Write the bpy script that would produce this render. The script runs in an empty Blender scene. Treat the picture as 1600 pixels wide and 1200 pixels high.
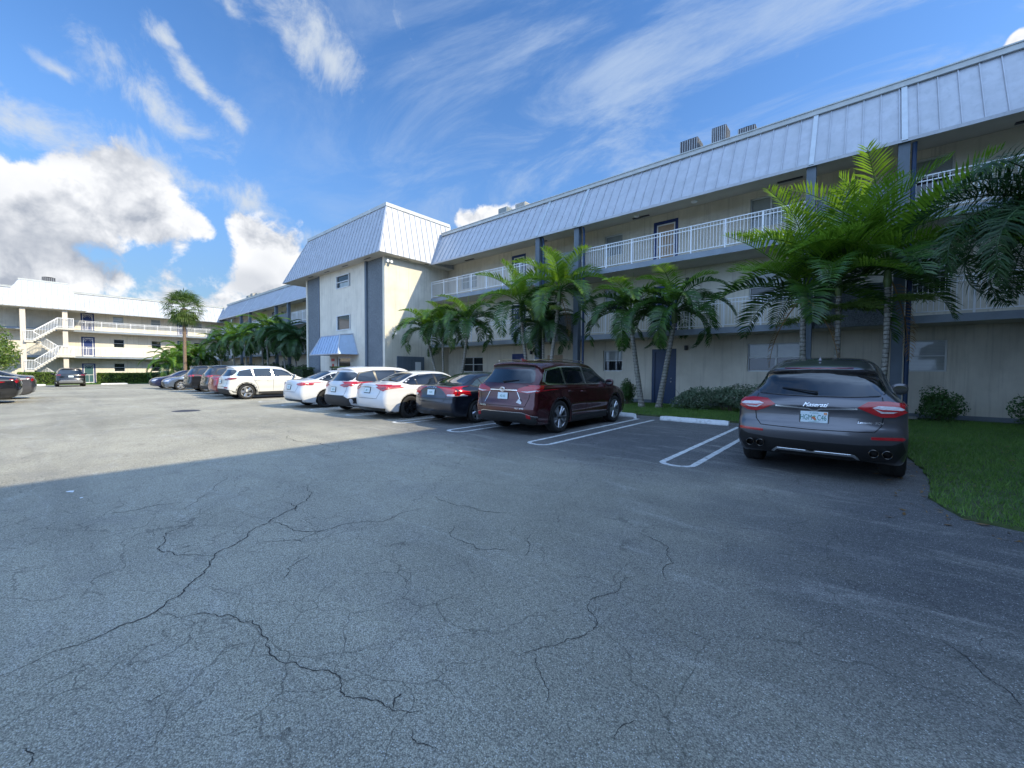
import bpy, bmesh, math, random
import numpy as np
from mathutils import Vector, Matrix
from mathutils.bvhtree import BVHTree
from mathutils.geometry import delaunay_2d_cdt
R = math.radians
rnd = random.Random(7)
sc = bpy.context.scene
COL = sc.collection

# ------------------------------------------------------------------ camera
FPX, TH, PI_, RO, CH = 635.2, R(40.55), R(1.96), R(.29), 1.478
fw = Vector((-math.sin(TH)*math.cos(PI_), math.cos(TH)*math.cos(PI_), -math.sin(PI_)))
rt = Vector((math.cos(TH), math.sin(TH), 0)); up = rt.cross(fw)
r2 = rt*math.cos(RO)+up*math.sin(RO); u2 = -rt*math.sin(RO)+up*math.cos(RO)
cd = bpy.data.cameras.new('camera'); cam = bpy.data.objects.new('camera', cd); COL.objects.link(cam)
m = Matrix((r2, u2, -fw)).transposed().to_4x4(); m.translation = Vector((0, 0, CH))
cam.matrix_world = m
cd.sensor_width = 36; cd.lens = FPX/1600*36; cd.clip_start = .05; cd.clip_end = 3000
sc.camera = cam

def pixdir(x, y):
    return (fw*FPX + r2*(x-800) - u2*(y-600)).normalized()

# ------------------------------------------------------------------ light
SUNV = Vector((1.33, .51, 1.0)).normalized()      # towards the sun
SUN_EL = math.asin(SUNV.z)
sd = bpy.data.lights.new('sun', 'SUN'); sun = bpy.data.objects.new('sun', sd); COL.objects.link(sun)
sd.energy = 2.4; sd.angle = R(.53); sd.color = (1, .88, .64)
sun.rotation_euler = (-SUNV).to_track_quat('-Z', 'Y').to_euler()
sc.view_settings.view_transform = 'Standard'; sc.view_settings.look = 'None'
sc.view_settings.gamma = 1; sc.view_settings.use_curve_mapping = False
sc.view_settings.exposure = 1.36
try:
    sc.cycles.max_bounces = 5; sc.cycles.diffuse_bounces = 3; sc.cycles.transparent_max_bounces = 8
    sc.cycles.sample_clamp_indirect = 6; sc.cycles.caustics_reflective = False; sc.cycles.caustics_refractive = False
except Exception: pass

class NT:
    """small helper to write node trees as expressions"""
    def __init__(s, tree): s.t = tree; s.n = tree.nodes; s.l = tree.links
    def node(s, typ, ins=None, **kw):
        nd = s.n.new(typ)
        for k, v in kw.items(): setattr(nd, k, v)
        for k, v in (ins or {}).items():
            if isinstance(v, bpy.types.NodeSocket): s.l.new(v, nd.inputs[k])
            else: nd.inputs[k].default_value = v
        return nd
    def m(s, op, a, b=0.0, c=None, clamp=False):
        d = {0: a, 1: b}
        if c is not None: d[2] = c
        return s.node('ShaderNodeMath', d, operation=op, use_clamp=clamp).outputs[0]
    def vm(s, op, a, b=(0, 0, 0), out=0):
        return s.node('ShaderNodeVectorMath', {0: a, 1: b}, operation=op).outputs[out]
    def mix(s, f, a, b, blend='MIX'):
        nd = s.node('ShaderNodeMix', data_type='RGBA', blend_type=blend)
        for k, v in ((0, f), (6, a), (7, b)):
            if isinstance(v, bpy.types.NodeSocket): s.l.new(v, nd.inputs[k])
            else: nd.inputs[k].default_value = v if not isinstance(v, tuple) or len(v) == 4 or k == 0 else (*v, 1)
        return nd.outputs[2]
    def noise(s, vec, scale, detail=4, rough=.55, dist=0.0, out=0):
        return s.node('ShaderNodeTexNoise', {'Vector': vec, 'Scale': scale, 'Detail': detail, 'Roughness': rough, 'Distortion': dist}).outputs[out]
    def rng(s, v, a, b, c=0.0, d=1.0, interp='SMOOTHSTEP'):
        return s.node('ShaderNodeMapRange', {'Value': v, 'From Min': a, 'From Max': b, 'To Min': c, 'To Max': d}, interpolation_type=interp).outputs[0]

# world: physical sky with clouds placed by direction
w = bpy.data.worlds.new('World'); sc.world = w; w.use_nodes = True
T = NT(w.node_tree); T.n.clear()
sky = T.node('ShaderNodeTexSky', sky_type='NISHITA', sun_disc=False)
sky.sun_elevation = SUN_EL; sky.sun_rotation = math.atan2(SUNV.x, SUNV.y)
sky.air_density = 1.0; sky.dust_density = .25; sky.ozone_density = 2.6; sky.altitude = 0
D = T.node('ShaderNodeTexCoord').outputs['Generated']
lowk = T.rng(T.node('ShaderNodeSeparateXYZ', {0: D}).outputs[2], .0, .45, .32, 1.0)
skyc = T.node('ShaderNodeHueSaturation', {'Color': T.vm('MULTIPLY', sky.outputs[0], T.node('ShaderNodeCombineXYZ', {0: lowk, 1: lowk, 2: lowk}).outputs[0]), 'Saturation': 1.22, 'Value': .62, 'Hue': .505}).outputs[0]
warp = T.node('ShaderNodeTexNoise', {'Vector': D, 'Scale': 7.0, 'Detail': 3.0}).outputs['Color']
Dw = T.vm('ADD', D, T.vm('SCALE', T.vm('SUBTRACT', warp, (.5, .5, .5))))
Dw.node.inputs[1].links[0].from_node.inputs['Scale'].default_value = .055
def blobs(lst, Dv):
    acc = None
    for (x, y, rx, ry, ang) in lst:
        c = pixdir(x, y); ca, sa = math.cos(R(ang)), math.sin(R(ang))
        t1 = (pixdir(x+rx*ca, y+rx*sa)-c); t2 = (pixdir(x-ry*sa, y+ry*ca)-c)
        e = T.vm('SUBTRACT', Dv, tuple(c))
        a = T.vm('DOT_PRODUCT', e, tuple(t1/t1.length_squared), out=1)
        b = T.vm('DOT_PRODUCT', e, tuple(t2/t2.length_squared), out=1)
        r = T.m('SQRT', T.m('ADD', T.m('MULTIPLY', a, a), T.m('MULTIPLY', b, b)))
        # only the front hemisphere of the blob
        v = T.m('SUBTRACT', 1.0, r)
        acc = v if acc is None else T.m('SMOOTH_MAX', acc, v, .35)
    return T.m('MAXIMUM', acc, -1.0)
CUM = [(60, 335, 190, 82, 4), (215, 330, 125, 62, 12), (300, 352, 48, 26, 10), (60, 425, 290, 78, 0), (190, 440, 70, 34, 0),
       (190, 275, 62, 40, 20), (418, 405, 58, 62, 10), (385, 360, 34, 36, 0), (755, 335, 50, 22, -15), (452, 430, 40, 34, 0),
       (1585, 62, 26, 12, -20)]
WSP = [(150, 85, 80, 42, 50), (215, 155, 120, 50, 48), (290, 215, 80, 40, 42), (60, 210, 130, 36, 0), (440, 40, 130, 40, 32), (515, 92, 75, 36, 40), (350, 10, 70, 20, 30),
       (366, 178, 34, 26, 40), (240, 40, 46, 16, 35), (200, 240, 80, 34, 0), (75, 120, 60, 18, 35), (640, 60, 60, 18, 60), (330, 300, 220, 26, 20), (310, 120, 90, 16, 38)]
fb = T.noise(Dw, 6.5, 9, .60)
fb2 = T.noise(T.vm('ADD', Dw, tuple(SUNV*.030+Vector((0, 0, .022)))), 6.5, 5, .60)
cb = blobs(CUM, Dw)
cd1 = T.m('ADD', cb, T.m('MULTIPLY', T.m('SUBTRACT', fb, .5), 3.3))
cden = T.rng(cd1, -.12, .22)
big = T.noise(T.vm('MULTIPLY', Dw, (1, 1, 1.6)), 3.4, 3, .5)
shade = T.m('ADD', T.m('MULTIPLY', T.m('SUBTRACT', fb, fb2), 5.5), T.rng(big, .35, .65, .74, 1.05), clamp=True)
gb = blobs([(90, 392, 215, 30, 2), (60, 212, 110, 34, 0), (215, 242, 70, 30, 0), (390, 440, 50, 26, 0)], Dw)
shade = T.m('MULTIPLY', shade, T.rng(gb, -.25, .75, 1.0, .50))
low = T.rng(cd1, .3, 1.3, 1.0, .78)
shade = T.m('MULTIPLY', shade, low)
ccol = T.mix(shade, (1.15, 1.27, 1.50), (2.62, 2.66, 2.74))
Dw2 = T.vm('ADD', D, T.vm('SCALE', T.vm('SUBTRACT', T.node('ShaderNodeTexNoise', {'Vector': D, 'Scale': 4.0, 'Detail': 5.0, 'Roughness': .6}).outputs['Color'], (.5, .5, .5))))
Dw2.node.inputs[1].links[0].from_node.inputs['Scale'].default_value = .16
wb = blobs(WSP, Dw2)
wfb = T.noise(Dw, 8, 7, .68, .4)
wden = T.m('MULTIPLY', T.rng(T.m('ADD', wb, T.m('MULTIPLY', T.m('SUBTRACT', wfb, .5), 5.0)), -.15, 1.45), .90)
# thin high cirrus on a flat layer overhead
sep = T.node('ShaderNodeSeparateXYZ', {0: D})
dz = T.m('ADD', T.m('MAXIMUM', sep.outputs[2], 0.0), .10)
cp = T.node('ShaderNodeCombineXYZ', {0: T.m('DIVIDE', sep.outputs[0], dz), 1: T.m('DIVIDE', sep.outputs[1], dz)}).outputs[0]
cp2 = T.node('ShaderNodeMapping', {'Vector': cp, 'Rotation': (0, 0, R(-35)), 'Scale': (.9, 1.75, 1)}).outputs[0]
ci = T.noise(cp2, 1.7, 7, .66, .7)
ci2 = T.noise(cp, .55, 3, .5)
right = T.m('ADD', T.m('MULTIPLY', T.vm('DOT_PRODUCT', D, tuple(r2), out=1), 1.1), .62, clamp=True)
cirr = T.m('MULTIPLY', T.m('MULTIPLY', T.rng(ci, .40, .72), T.rng(ci2, .22, .55)), T.m('MULTIPLY', right, 1.0))
veil = T.rng(sep.outputs[2], .02, .62, .09, .0, 'LINEAR')
c0 = T.mix(T.m('MAXIMUM', veil, 0.0), skyc, (1.2, 1.55, 2.0))
c1 = T.mix(cirr, c0, (1.35, 1.7, 2.25))
c2 = T.mix(wden, c1, (1.75, 1.95, 2.2))
c3 = T.mix(cden, c2, ccol)
# unseen bright bluish cloud added behind the camera as fill for the shade
back_fill = T.m('MULTIPLY', T.rng(T.vm('DOT_PRODUCT', D, tuple(fw), out=1), .22, -.25), T.rng(big, .28, .55, .55, 1.0))
c4 = T.mix(back_fill, c3, (2.55, 3.85, 6.2))
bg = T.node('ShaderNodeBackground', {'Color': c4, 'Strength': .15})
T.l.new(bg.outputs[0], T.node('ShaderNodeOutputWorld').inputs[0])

# ------------------------------------------------------------------ materials
def mat(name, col, rough=.6, var=0.0, vscale=3.0, bump=0.0, bscale=60.0, metal=0.0, coat=0.0, spec=.5, dirt=None, dscale=1.2, streak=None, ior=None, tr=0.0, coord='Object'):
    mt = bpy.data.materials.new(name); mt.use_nodes = True
    t = NT(mt.node_tree); b = t.n['Principled BSDF']
    P = t.node('ShaderNodeTexCoord').outputs[coord]
    c = (*col, 1)
    cur = None
    if var:
        n = t.noise(P, vscale, 6, .6)
        lo = tuple(x*(1-var) for x in col); hi = tuple(min(1, x*(1+var)) for x in col)
        cur = t.mix(t.rng(n, .3, .7), lo, hi)
    if dirt:
        n2 = t.noise(P, dscale, 7, .62, .4)
        cur = t.mix(t.m('MULTIPLY', t.rng(n2, .48, .75), dirt[3]), cur if cur is not None else c, tuple(dirt[:3]))
    if streak:
        sv = t.node('ShaderNodeMapping', {'Vector': P, 'Scale': (9, 9, .35)}).outputs[0]
        n3 = t.noise(sv, 1.0, 5, .6)
        cur = t.mix(t.m('MULTIPLY', t.rng(n3, .5, .72), streak[3]), cur if cur is not None else c, tuple(streak[:3]))
    if cur is not None: t.l.new(cur, b.inputs['Base Color'])
    else: b.inputs['Base Color'].default_value = c
    b.inputs['Roughness'].default_value = rough; b.inputs['Metallic'].default_value = metal
    b.inputs['Coat Weight'].default_value = coat; b.inputs['Coat Roughness'].default_value = .03
    b.inputs['Specular IOR Level'].default_value = spec
    if tr:
        b.inputs['Transmission Weight'].default_value = 0
    if bump:
        bn = t.node('ShaderNodeBump', {'Strength': bump, 'Distance': .02, 'Height': t.noise(P, bscale, 4, .6)})
        t.l.new(bn.outputs[0], b.inputs['Normal'])
    return mt

def leafmat(name, col, col2, rough=.45, scale=3.0, trans=.35):
    mt = bpy.data.materials.new(name); mt.use_nodes = True
    t = NT(mt.node_tree); b = t.n['Principled BSDF']; out = t.n['Material Output']
    P = t.node('ShaderNodeTexCoord').outputs['Object']
    gi = t.node('ShaderNodeNewGeometry').outputs['Random Per Island']
    f = t.m('ADD', t.m('MULTIPLY', t.noise(P, scale, 3), .6), t.m('MULTIPLY', gi, .45), clamp=True)
    c = t.mix(t.rng(f, .2, .85), col, col2)
    t.l.new(c, b.inputs['Base Color']); b.inputs['Roughness'].default_value = rough
    b.inputs['Specular IOR Level'].default_value = .45
    tl = t.node('ShaderNodeBsdfTranslucent', {'Color': t.mix(.5, c, tuple(min(1, x*2.0) for x in col2))})
    mx = t.node('ShaderNodeMixShader', {0: trans, 1: b.outputs[0], 2: tl.outputs[0]})
    t.l.new(mx.outputs[0], out.inputs[0])
    return mt

M = {}
M['wall'] = mat('stucco_cream', (.68, .63, .53), .85, .06, 1.3, .5, 70, dirt=(.42, .39, .32, .45), dscale=.7, streak=(.36, .33, .27, .40))
M['wall_grey'] = mat('base_paint_grey', (.17, .20, .23), .8, .1, 2, .3, 60)
M['ceiling'] = mat('ceiling_cream', (.54, .51, .45), .9, .05, 1.0, .15, 50, dirt=(.40, .36, .29, .4))
M['metal_roof'] = mat('white_sheet_metal', (.425, .445, .485), .42, .08, 2.5, .08, 9, metal=.0, streak=(.33, .36, .40, .55), dirt=(.36, .38, .40, .4), dscale=.9)
M['trim'] = mat('grey_trim', (.46, .48, .47), .5, .08, 3, dirt=(.33, .34, .33, .5), dscale=2)
M['batten'] = mat('batten_metal', (.50, .54, .57), .4, .06, 3, metal=.2)
M['column'] = mat('column_grey_paint', (.105, .135, .17), .6, .1, 2.0, .1, 40, streak=(.17, .20, .23, .4))
M['column_cream'] = mat('column_cream_paint', (.60, .53, .45), .8, .05, 2.0, .2, 60)
M['slab_edge'] = mat('slab_edge_paint', (.24, .28, .33), .7, .1, 2.0, .1, 40, dirt=(.20, .22, .24, .5))
M['white_rail'] = mat('white_rail_paint', (.80, .81, .83), .4)
M['agg'] = None
M['blue'] = mat('blue_door_paint', (.012, .035, .16), .5, .1, 3)
M['bluegrey'] = mat('blue_grey_door_paint', (.018, .045, .11), .5, .12, 3)
M['teal'] = mat('teal_door_paint', (.03, .10, .11), .5, .1, 3)
M['doorwood'] = mat('tan_door', (.42, .30, .20), .55, .15, 4)
M['frame'] = mat('window_frame', (.62, .64, .64), .45)
M['glass'] = mat('window_glass_dark', (.014, .020, .024), .05, spec=.7)
M['blind'] = None
M['black'] = mat('black_plastic', (.012, .012, .013), .45, bump=.05, bscale=200)
M['steel'] = mat('galvanised', (.34, .36, .37), .45, .15, 6, metal=.5)
M['acdark'] = mat('ac_dark_louvre', (.035, .035, .045), .5)
M['acbeige'] = mat('ac_beige_casing', (.36, .33, .27), .5, .1, 4)
M['acgrey'] = mat('ac_grey_casing', (.20, .23, .22), .5, .1, 4)
M['rust'] = mat('rust_red', (.35, .06, .03), .6)
M['paper'] = mat('white_paper', (.72, .74, .75), .6)
M['redsign'] = mat('red_sign', (.55, .05, .03), .5)
M['concrete'] = mat('concrete', (.34, .33, .30), .9, .12, 4, .5, 60)
M['bark'] = mat('palm_bark', (.22, .21, .19), .9, .25, 9, .8, 40, dirt=(.42, .41, .38, .7), dscale=5)
def ringbark():
    mt = bpy.data.materials.new('ringed_palm_bark'); mt.use_nodes = True
    t = NT(mt.node_tree); b = t.n['Principled BSDF']; P = t.node('ShaderNodeTexCoord').outputs['Object']
    s = t.node('ShaderNodeSeparateXYZ', {0: P}); z = t.m('ADD', s.outputs[2], t.m('MULTIPLY', t.noise(P, 3, 3), .10))
    f = t.m('FRACT', t.m('MULTIPLY', z, 8.5)); ring = t.m('MAXIMUM', t.rng(f, .82, .95), t.rng(f, .12, .0))
    c = t.mix(t.rng(t.noise(P, 14, 5, .7), .3, .7), (.16, .15, .13), (.36, .345, .31))
    c = t.mix(t.m('MULTIPLY', t.rng(t.noise(P, 4, 4), .5, .7), .5), c, (.10, .13, .07))
    c = t.mix(t.m('MULTIPLY', ring, .8), c, (.075, .065, .05))
    t.l.new(c, b.inputs['Base Color']); b.inputs['Roughness'].default_value = .9
    bn = t.node('ShaderNodeBump', {'Strength': .8, 'Distance': .02, 'Height': t.m('SUBTRACT', t.noise(P, 40, 4), ring)}); t.l.new(bn.outputs[0], b.inputs['Normal'])
    return mt
M['bark'] = ringbark()
M['barkbrown'] = mat('brown_bark', (.20, .14, .10), .95, .3, 12, .9, 50)
M['shaft'] = mat('green_crownshaft', (.10, .15, .045), .5, .2, 6)
M['palm'] = leafmat('palm_leaf', (.011, .042, .010), (.055, .125, .018), .33, 1.6, .24)
M['palmbright'] = leafmat('palm_leaf_bright', (.035, .105, .010), (.16, .28, .022), .33, 1.8, .34)
M['palmdark'] = leafmat('palm_leaf_dark', (.011, .042, .014), (.045, .105, .026), .45, 1.6, .25)
M['dead'] = leafmat('dry_palm_leaf', (.16, .09, .03), (.30, .19, .08), .7, 3, .2)
M['sabal'] = leafmat('fan_palm_leaf', (.038, .085, .018), (.13, .19, .04), .5, 1.5, .3)
M['shrub'] = leafmat('shrub_leaf', (.026, .075, .018), (.08, .17, .04), .4, 3, .3)
M['shrubgrey'] = leafmat('pale_shrub_leaf', (.055, .10, .055), (.18, .24, .15), .45, 3, .25)
M['shrublit'] = leafmat('light_green_leaf', (.05, .11, .018), (.17, .24, .045), .5, 3, .35)
M['flower'] = mat('cream_blossom', (.80, .76, .52), .7)
M['stem'] = mat('woody_stem', (.12, .09, .06), .9, .2, 10)
M['grass'] = leafmat('grass_blade', (.055, .135, .028), (.15, .27, .05), .6, .9, .3)

M['awnblue'] = mat('blue_grey_sheet_metal', (.36, .47, .62), .4, .06, 3, metal=.1, streak=(.28, .38, .52, .4))
def agg():
    mt = bpy.data.materials.new('exposed_aggregate'); mt.use_nodes = True
    t = NT(mt.node_tree); b = t.n['Principled BSDF']
    P = t.node('ShaderNodeTexCoord').outputs['Object']
    v = t.node('ShaderNodeTexVoronoi', {'Vector': P, 'Scale': 42.0})
    c = t.mix(t.m('MULTIPLY', v.outputs['Color'], 1.0), (.07, .085, .10), (.26, .29, .31))
    c = t.mix(t.rng(t.noise(P, 1.1, 4), .3, .7, 0, .35), c, (.11, .13, .15))
    t.l.new(c, b.inputs['Base Color']); b.inputs['Roughness'].default_value = .9
    bn = t.node('ShaderNodeBump', {'Strength': .8, 'Distance': .015, 'Height': t.m('SUBTRACT', 1.0, v.outputs['Distance'])})
    t.l.new(bn.outputs[0], b.inputs['Normal'])
    return mt
M['agg'] = agg()
def blind():
    mt = bpy.data.materials.new('window_blind'); mt.use_nodes = True
    t = NT(mt.node_tree); b = t.n['Principled BSDF']
    P = t.node('ShaderNodeTexCoord').outputs['Object']
    s = t.node('ShaderNodeSeparateXYZ', {0: P})
    st = t.m('FRACT', t.m('MULTIPLY', s.outputs[2], 22.0))
    c = t.mix(t.rng(st, .0, .3), (.13, .15, .15), (.34, .37, .36))
    c = t.mix(t.rng(t.noise(P, 2.0, 3), .4, .7, 0, .5), c, (.18, .21, .21))
    t.l.new(c, b.inputs['Base Color']); b.inputs['Roughness'].default_value = .5
    b.inputs['Coat Weight'].default_value = 1; b.inputs['Coat Roughness'].default_value = .03
    return mt
M['blind'] = blind()

# ------------------------------------------------------------------ mesh building
class MB:
    def __init__(s): s.v = []; s.f = []
    def poly(s, pts):
        n = len(s.v); s.v += [tuple(p) for p in pts]; s.f.append(tuple(range(n, n+len(pts))))
    def mesh(s, vs, fs):
        n = len(s.v); s.v += [tuple(p) for p in vs]; s.f += [tuple(i+n for i in f) for f in fs]
    def box(s, x0, x1, y0, y1, z0, z1, bev=0.0):
        if x0 > x1: x0, x1 = x1, x0
        if y0 > y1: y0, y1 = y1, y0
        if z0 > z1: z0, z1 = z1, z0
        if bev:
            bm = bmesh.new(); bmesh.ops.create_cube(bm, size=1)
            for v in bm.verts: v.co = Vector((x0+(v.co.x+.5)*(x1-x0), y0+(v.co.y+.5)*(y1-y0), z0+(v.co.z+.5)*(z1-z0)))
            bmesh.ops.bevel(bm, geom=bm.edges[:], offset=bev, segments=2, affect='EDGES')
            s.mesh([v.co[:] for v in bm.verts], [[v.index for v in f.verts] for f in bm.faces] if bm.verts.index_update() is None else [])
            bm.free(); return
        s.mesh([(x0, y0, z0), (x1, y0, z0), (x1, y1, z0), (x0, y1, z0), (x0, y0, z1), (x1, y0, z1), (x1, y1, z1), (x0, y1, z1)],
               [(3, 2, 1, 0), (4, 5, 6, 7), (0, 1, 5, 4), (1, 2, 6, 5), (2, 3, 7, 6), (3, 0, 4, 7)])
    def bar(s, p, q, wd, ht=None, upv=(0, 0, 1)):
        ht = ht or wd; p = Vector(p); q = Vector(q); d = (q-p).normalized(); u = Vector(upv)
        if abs(d.dot(u)) > .98: u = Vector((0, 1, 0))
        a = d.cross(u).normalized()*wd/2; b = a.cross(d).normalized()*ht/2
        vs = [p-a-b, p+a-b, p+a+b, p-a+b, q-a-b, q+a-b, q+a+b, q-a+b]
        s.mesh([v[:] for v in vs], [(3, 2, 1, 0), (4, 5, 6, 7), (0, 1, 5, 4), (1, 2, 6, 5), (2, 3, 7, 6), (3, 0, 4, 7)])
    def tube(s, pts, rad, n=8, cap=True):
        pts = [Vector(p) for p in pts]
        rad = rad if isinstance(rad, (list, tuple)) else [rad]*len(pts)
        base = len(s.v); prev = None
        for i, p in enumerate(pts):
            d = (pts[min(i+1, len(pts)-1)]-pts[max(i-1, 0)]).normalized()
            if prev is None: prev = d.orthogonal().normalized()
            a = (prev-d*prev.dot(d)).normalized(); b = d.cross(a); prev = a
            for k in range(n):
                t = 2*math.pi*k/n
                s.v.append(tuple(p+(a*math.cos(t)+b*math.sin(t))*rad[i]))
        for i in range(len(pts)-1):
            for k in range(n):
                k2 = (k+1) % n
                s.f.append((base+i*n+k, base+i*n+k2, base+(i+1)*n+k2, base+(i+1)*n+k))
        if cap:
            s.f.append(tuple(base+k for k in range(n))[::-1]); s.f.append(tuple(base+(len(pts)-1)*n+k for k in range(n)))
    def lathe(s, prof, n, origin=(0, 0, 0), axis='Z'):
        base = len(s.v)
        for k in range(n):
            t = 2*math.pi*k/n
            for r, h in prof:
                a, b = r*math.cos(t), r*math.sin(t)
                p = (a, b, h) if axis == 'Z' else ((h, a, b) if axis == 'X' else (a, h, b))
                s.v.append((p[0]+origin[0], p[1]+origin[1], p[2]+origin[2]))
        L = len(prof)
        for k in range(n):
            k2 = (k+1) % n
            for i in range(L-1): s.f.append((base+k*L+i, base+k*L+i+1, base+k2*L+i+1, base+k2*L+i))
    def build(s, name, mt, parent=None, smooth=False, loc=None, fix=False):
        me = bpy.data.meshes.new(name); me.from_pydata(s.v, [], s.f); me.materials.append(mt)
        if fix:
            bm = bmesh.new(); bm.from_mesh(me); bmesh.ops.recalc_face_normals(bm, faces=bm.faces[:]); bm.to_mesh(me); bm.free()
        if smooth:
            me.polygons.foreach_set('use_smooth', [True]*len(me.polygons))
            try: me.set_sharp_from_angle(angle=R(38))
            except Exception: pass
        me.update()
        o = bpy.data.objects.new(name, me); COL.objects.link(o)
        if parent: o.parent = parent
        if loc: o.location = loc
        return o
def tag(o, label=None, cat=None, group=None, kind=None):
    if label: o['label'] = label
    if cat: o['category'] = cat
    if group: o['group'] = group
    if kind: o['kind'] = kind
    return o
def empty(name, loc=(0, 0, 0), rz=0, label=None, cat=None, group=None, parent=None):
    o = bpy.data.objects.new(name, None); COL.objects.link(o); o.location = loc; o.rotation_euler = (0, 0, rz)
    o.empty_display_size = .2
    if parent: o.parent = parent
    return tag(o, label, cat, group)
KIDS = {}
def copy_tree(o, parent=None):
    kids = [c for c in bpy.data.objects if c.parent == o]
    c = o.copy(); COL.objects.link(c); c.parent = parent
    for k in kids: copy_tree(k, c)
    return c

# ------------------------------------------------------------------ ground
def asphalt():
    mt = bpy.data.materials.new('old_asphalt'); mt.use_nodes = True
    t = NT(mt.node_tree); b = t.n['Principled BSDF']
    P = t.node('ShaderNodeTexCoord').outputs['Object']
    s = t.node('ShaderNodeSeparateXYZ', {0: P}); X, Y = s.outputs[0], s.outputs[1]
    big = t.noise(P, .22, 6, .6, .6); mid = t.noise(P, 1.1, 7, .66, .5)
    # weathered drive lane against the darker sealed bays; dark band of newer sealer along the bays and by the lawn
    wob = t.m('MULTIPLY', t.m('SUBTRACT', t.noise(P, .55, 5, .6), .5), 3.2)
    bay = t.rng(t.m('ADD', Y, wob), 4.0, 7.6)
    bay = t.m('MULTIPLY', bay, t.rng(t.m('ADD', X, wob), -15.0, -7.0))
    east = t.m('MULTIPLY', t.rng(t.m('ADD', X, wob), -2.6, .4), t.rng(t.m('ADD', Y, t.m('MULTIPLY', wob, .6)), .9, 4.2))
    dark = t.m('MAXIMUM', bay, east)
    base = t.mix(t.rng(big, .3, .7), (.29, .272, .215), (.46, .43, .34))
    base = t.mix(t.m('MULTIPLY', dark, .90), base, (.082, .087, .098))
    # pale scuffs (worn sealer)
    sv = t.node('ShaderNodeMapping', {'Vector': P, 'Rotation': (0, 0, R(8)), 'Scale': (.55, 2.2, 1)}).outputs[0]
    sc_ = t.rng(t.noise(sv, 1.3, 9, .72, .8), .50, .74)
    base = t.mix(t.m('MULTIPLY', sc_, .42), base, (.58, .56, .50))
    # oil and dark stains
    st = t.rng(t.noise(P, .85, 6, .65, 1.2), .60, .80)
    base = t.mix(t.m('MULTIPLY', st, .42), base, (.10, .097, .092))
    rutv = t.node('ShaderNodeMapping', {'Vector': P, 'Scale': (.10, 1.1, 1)}).outputs[0]
    rut = t.rng(t.noise(rutv, .9, 5, .6, .6), .48, .70)
    base = t.mix(t.m('MULTIPLY', rut, .30), base, (.17, .165, .15))
    base = t.mix(t.m('MULTIPLY', t.rng(mid, .45, .75), .35), base, (.23, .225, .215))
    # aggregate: stones of two sizes, some bare and pale
    v1 = t.node('ShaderNodeTexVoronoi', {'Vector': P, 'Scale': 150.0})
    v2 = t.node('ShaderNodeTexVoronoi', {'Vector': P, 'Scale': 260.0})
    c1 = t.node('ShaderNodeSeparateColor', {0: v1.outputs['Color']}); c2 = t.node('ShaderNodeSeparateColor', {0: v2.outputs['Color']})
    k = t.m('ADD', t.rng(c1.outputs[0], .0, 1.0, .66, 1.32, 'LINEAR'), t.rng(c2.outputs[1], 0.0, 1.0, -.20, .20, 'LINEAR'))
    base = t.mix(1.0, base, t.node('ShaderNodeCombineColor', {0: k, 1: k, 2: k}).outputs[0], 'MULTIPLY')
    bare = t.m('MULTIPLY', t.rng(c1.outputs[1], .90, .97), t.m('MULTIPLY', t.rng(v1.outputs['Distance'], .52, .30), .75))
    base = t.mix(bare, base, (.68, .68, .66))
    pit = t.rng(t.m('ADD', v1.outputs['Distance'], t.m('MULTIPLY', t.noise(P, 40, 3), .35)), .66, .92)
    base = t.mix(t.m('MULTIPLY', pit, .45), base, (.035, .035, .035))
    # hairline cracking
    wp = t.vm('ADD', P, t.vm('SCALE', t.node('ShaderNodeTexNoise', {'Vector': P, 'Scale': 2.6, 'Detail': 3.0}).outputs['Color']))
    wp.node.inputs[1].links[0].from_node.inputs['Scale'].default_value = .42
    e1 = t.node('ShaderNodeTexVoronoi', {'Vector': wp, 'Scale': .62}, feature='DISTANCE_TO_EDGE').outputs[0]
    e2 = t.node('ShaderNodeTexVoronoi', {'Vector': wp, 'Scale': 2.3}, feature='DISTANCE_TO_EDGE').outputs[0]
    pm = t.rng(t.noise(P, .42, 3, .5), .50, .60)
    cr = t.m('MAXIMUM', t.m('MULTIPLY', t.rng(e1, .0040, .0012), .36), t.m('MULTIPLY', t.rng(e2, .013, .004), t.m('MULTIPLY', pm, .42)))
    base = t.mix(cr, base, (.028, .027, .026))
    t.l.new(base, b.inputs['Base Color']); b.inputs['Roughness'].default_value = .82
    b.inputs['Specular IOR Level'].default_value = .35
    h = t.m('SUBTRACT', t.m('SUBTRACT', 1.0, t.m('MULTIPLY', v1.outputs['Distance'], .9)), t.m('MULTIPLY', cr, 1.5))
    bn = t.node('ShaderNodeBump', {'Strength': .55, 'Distance': .008, 'Height': h})
    t.l.new(bn.outputs[0], b.inputs['Normal'])
    return mt
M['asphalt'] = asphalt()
M['soil'] = mat('lawn_soil', (.06, .09, .03), .95, .35, 5, .6, 40, dirt=(.07, .055, .035, .8), dscale=2.2)
M['mulch'] = mat('mulch', (.06, .045, .032), .95, .4, 20, 1, 60)
M['farland'] = mat('far_ground', (.05, .075, .03), .95, .3, .3)
M['line'] = mat('worn_white_paint', (.62, .63, .62), .7, .1, 9, .2, 60, dirt=(.16, .16, .16, 1.0), dscale=11)
M['crack'] = mat('crack_tar', (.035, .034, .033), .95)

g = MB(); g.poly([(-900, -900, -.55), (900, -900, -.55), (900, 900, -.55), (-900, 900, -.55)])
tag(g.build('ground', M['farland']), kind='structure')

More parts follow.
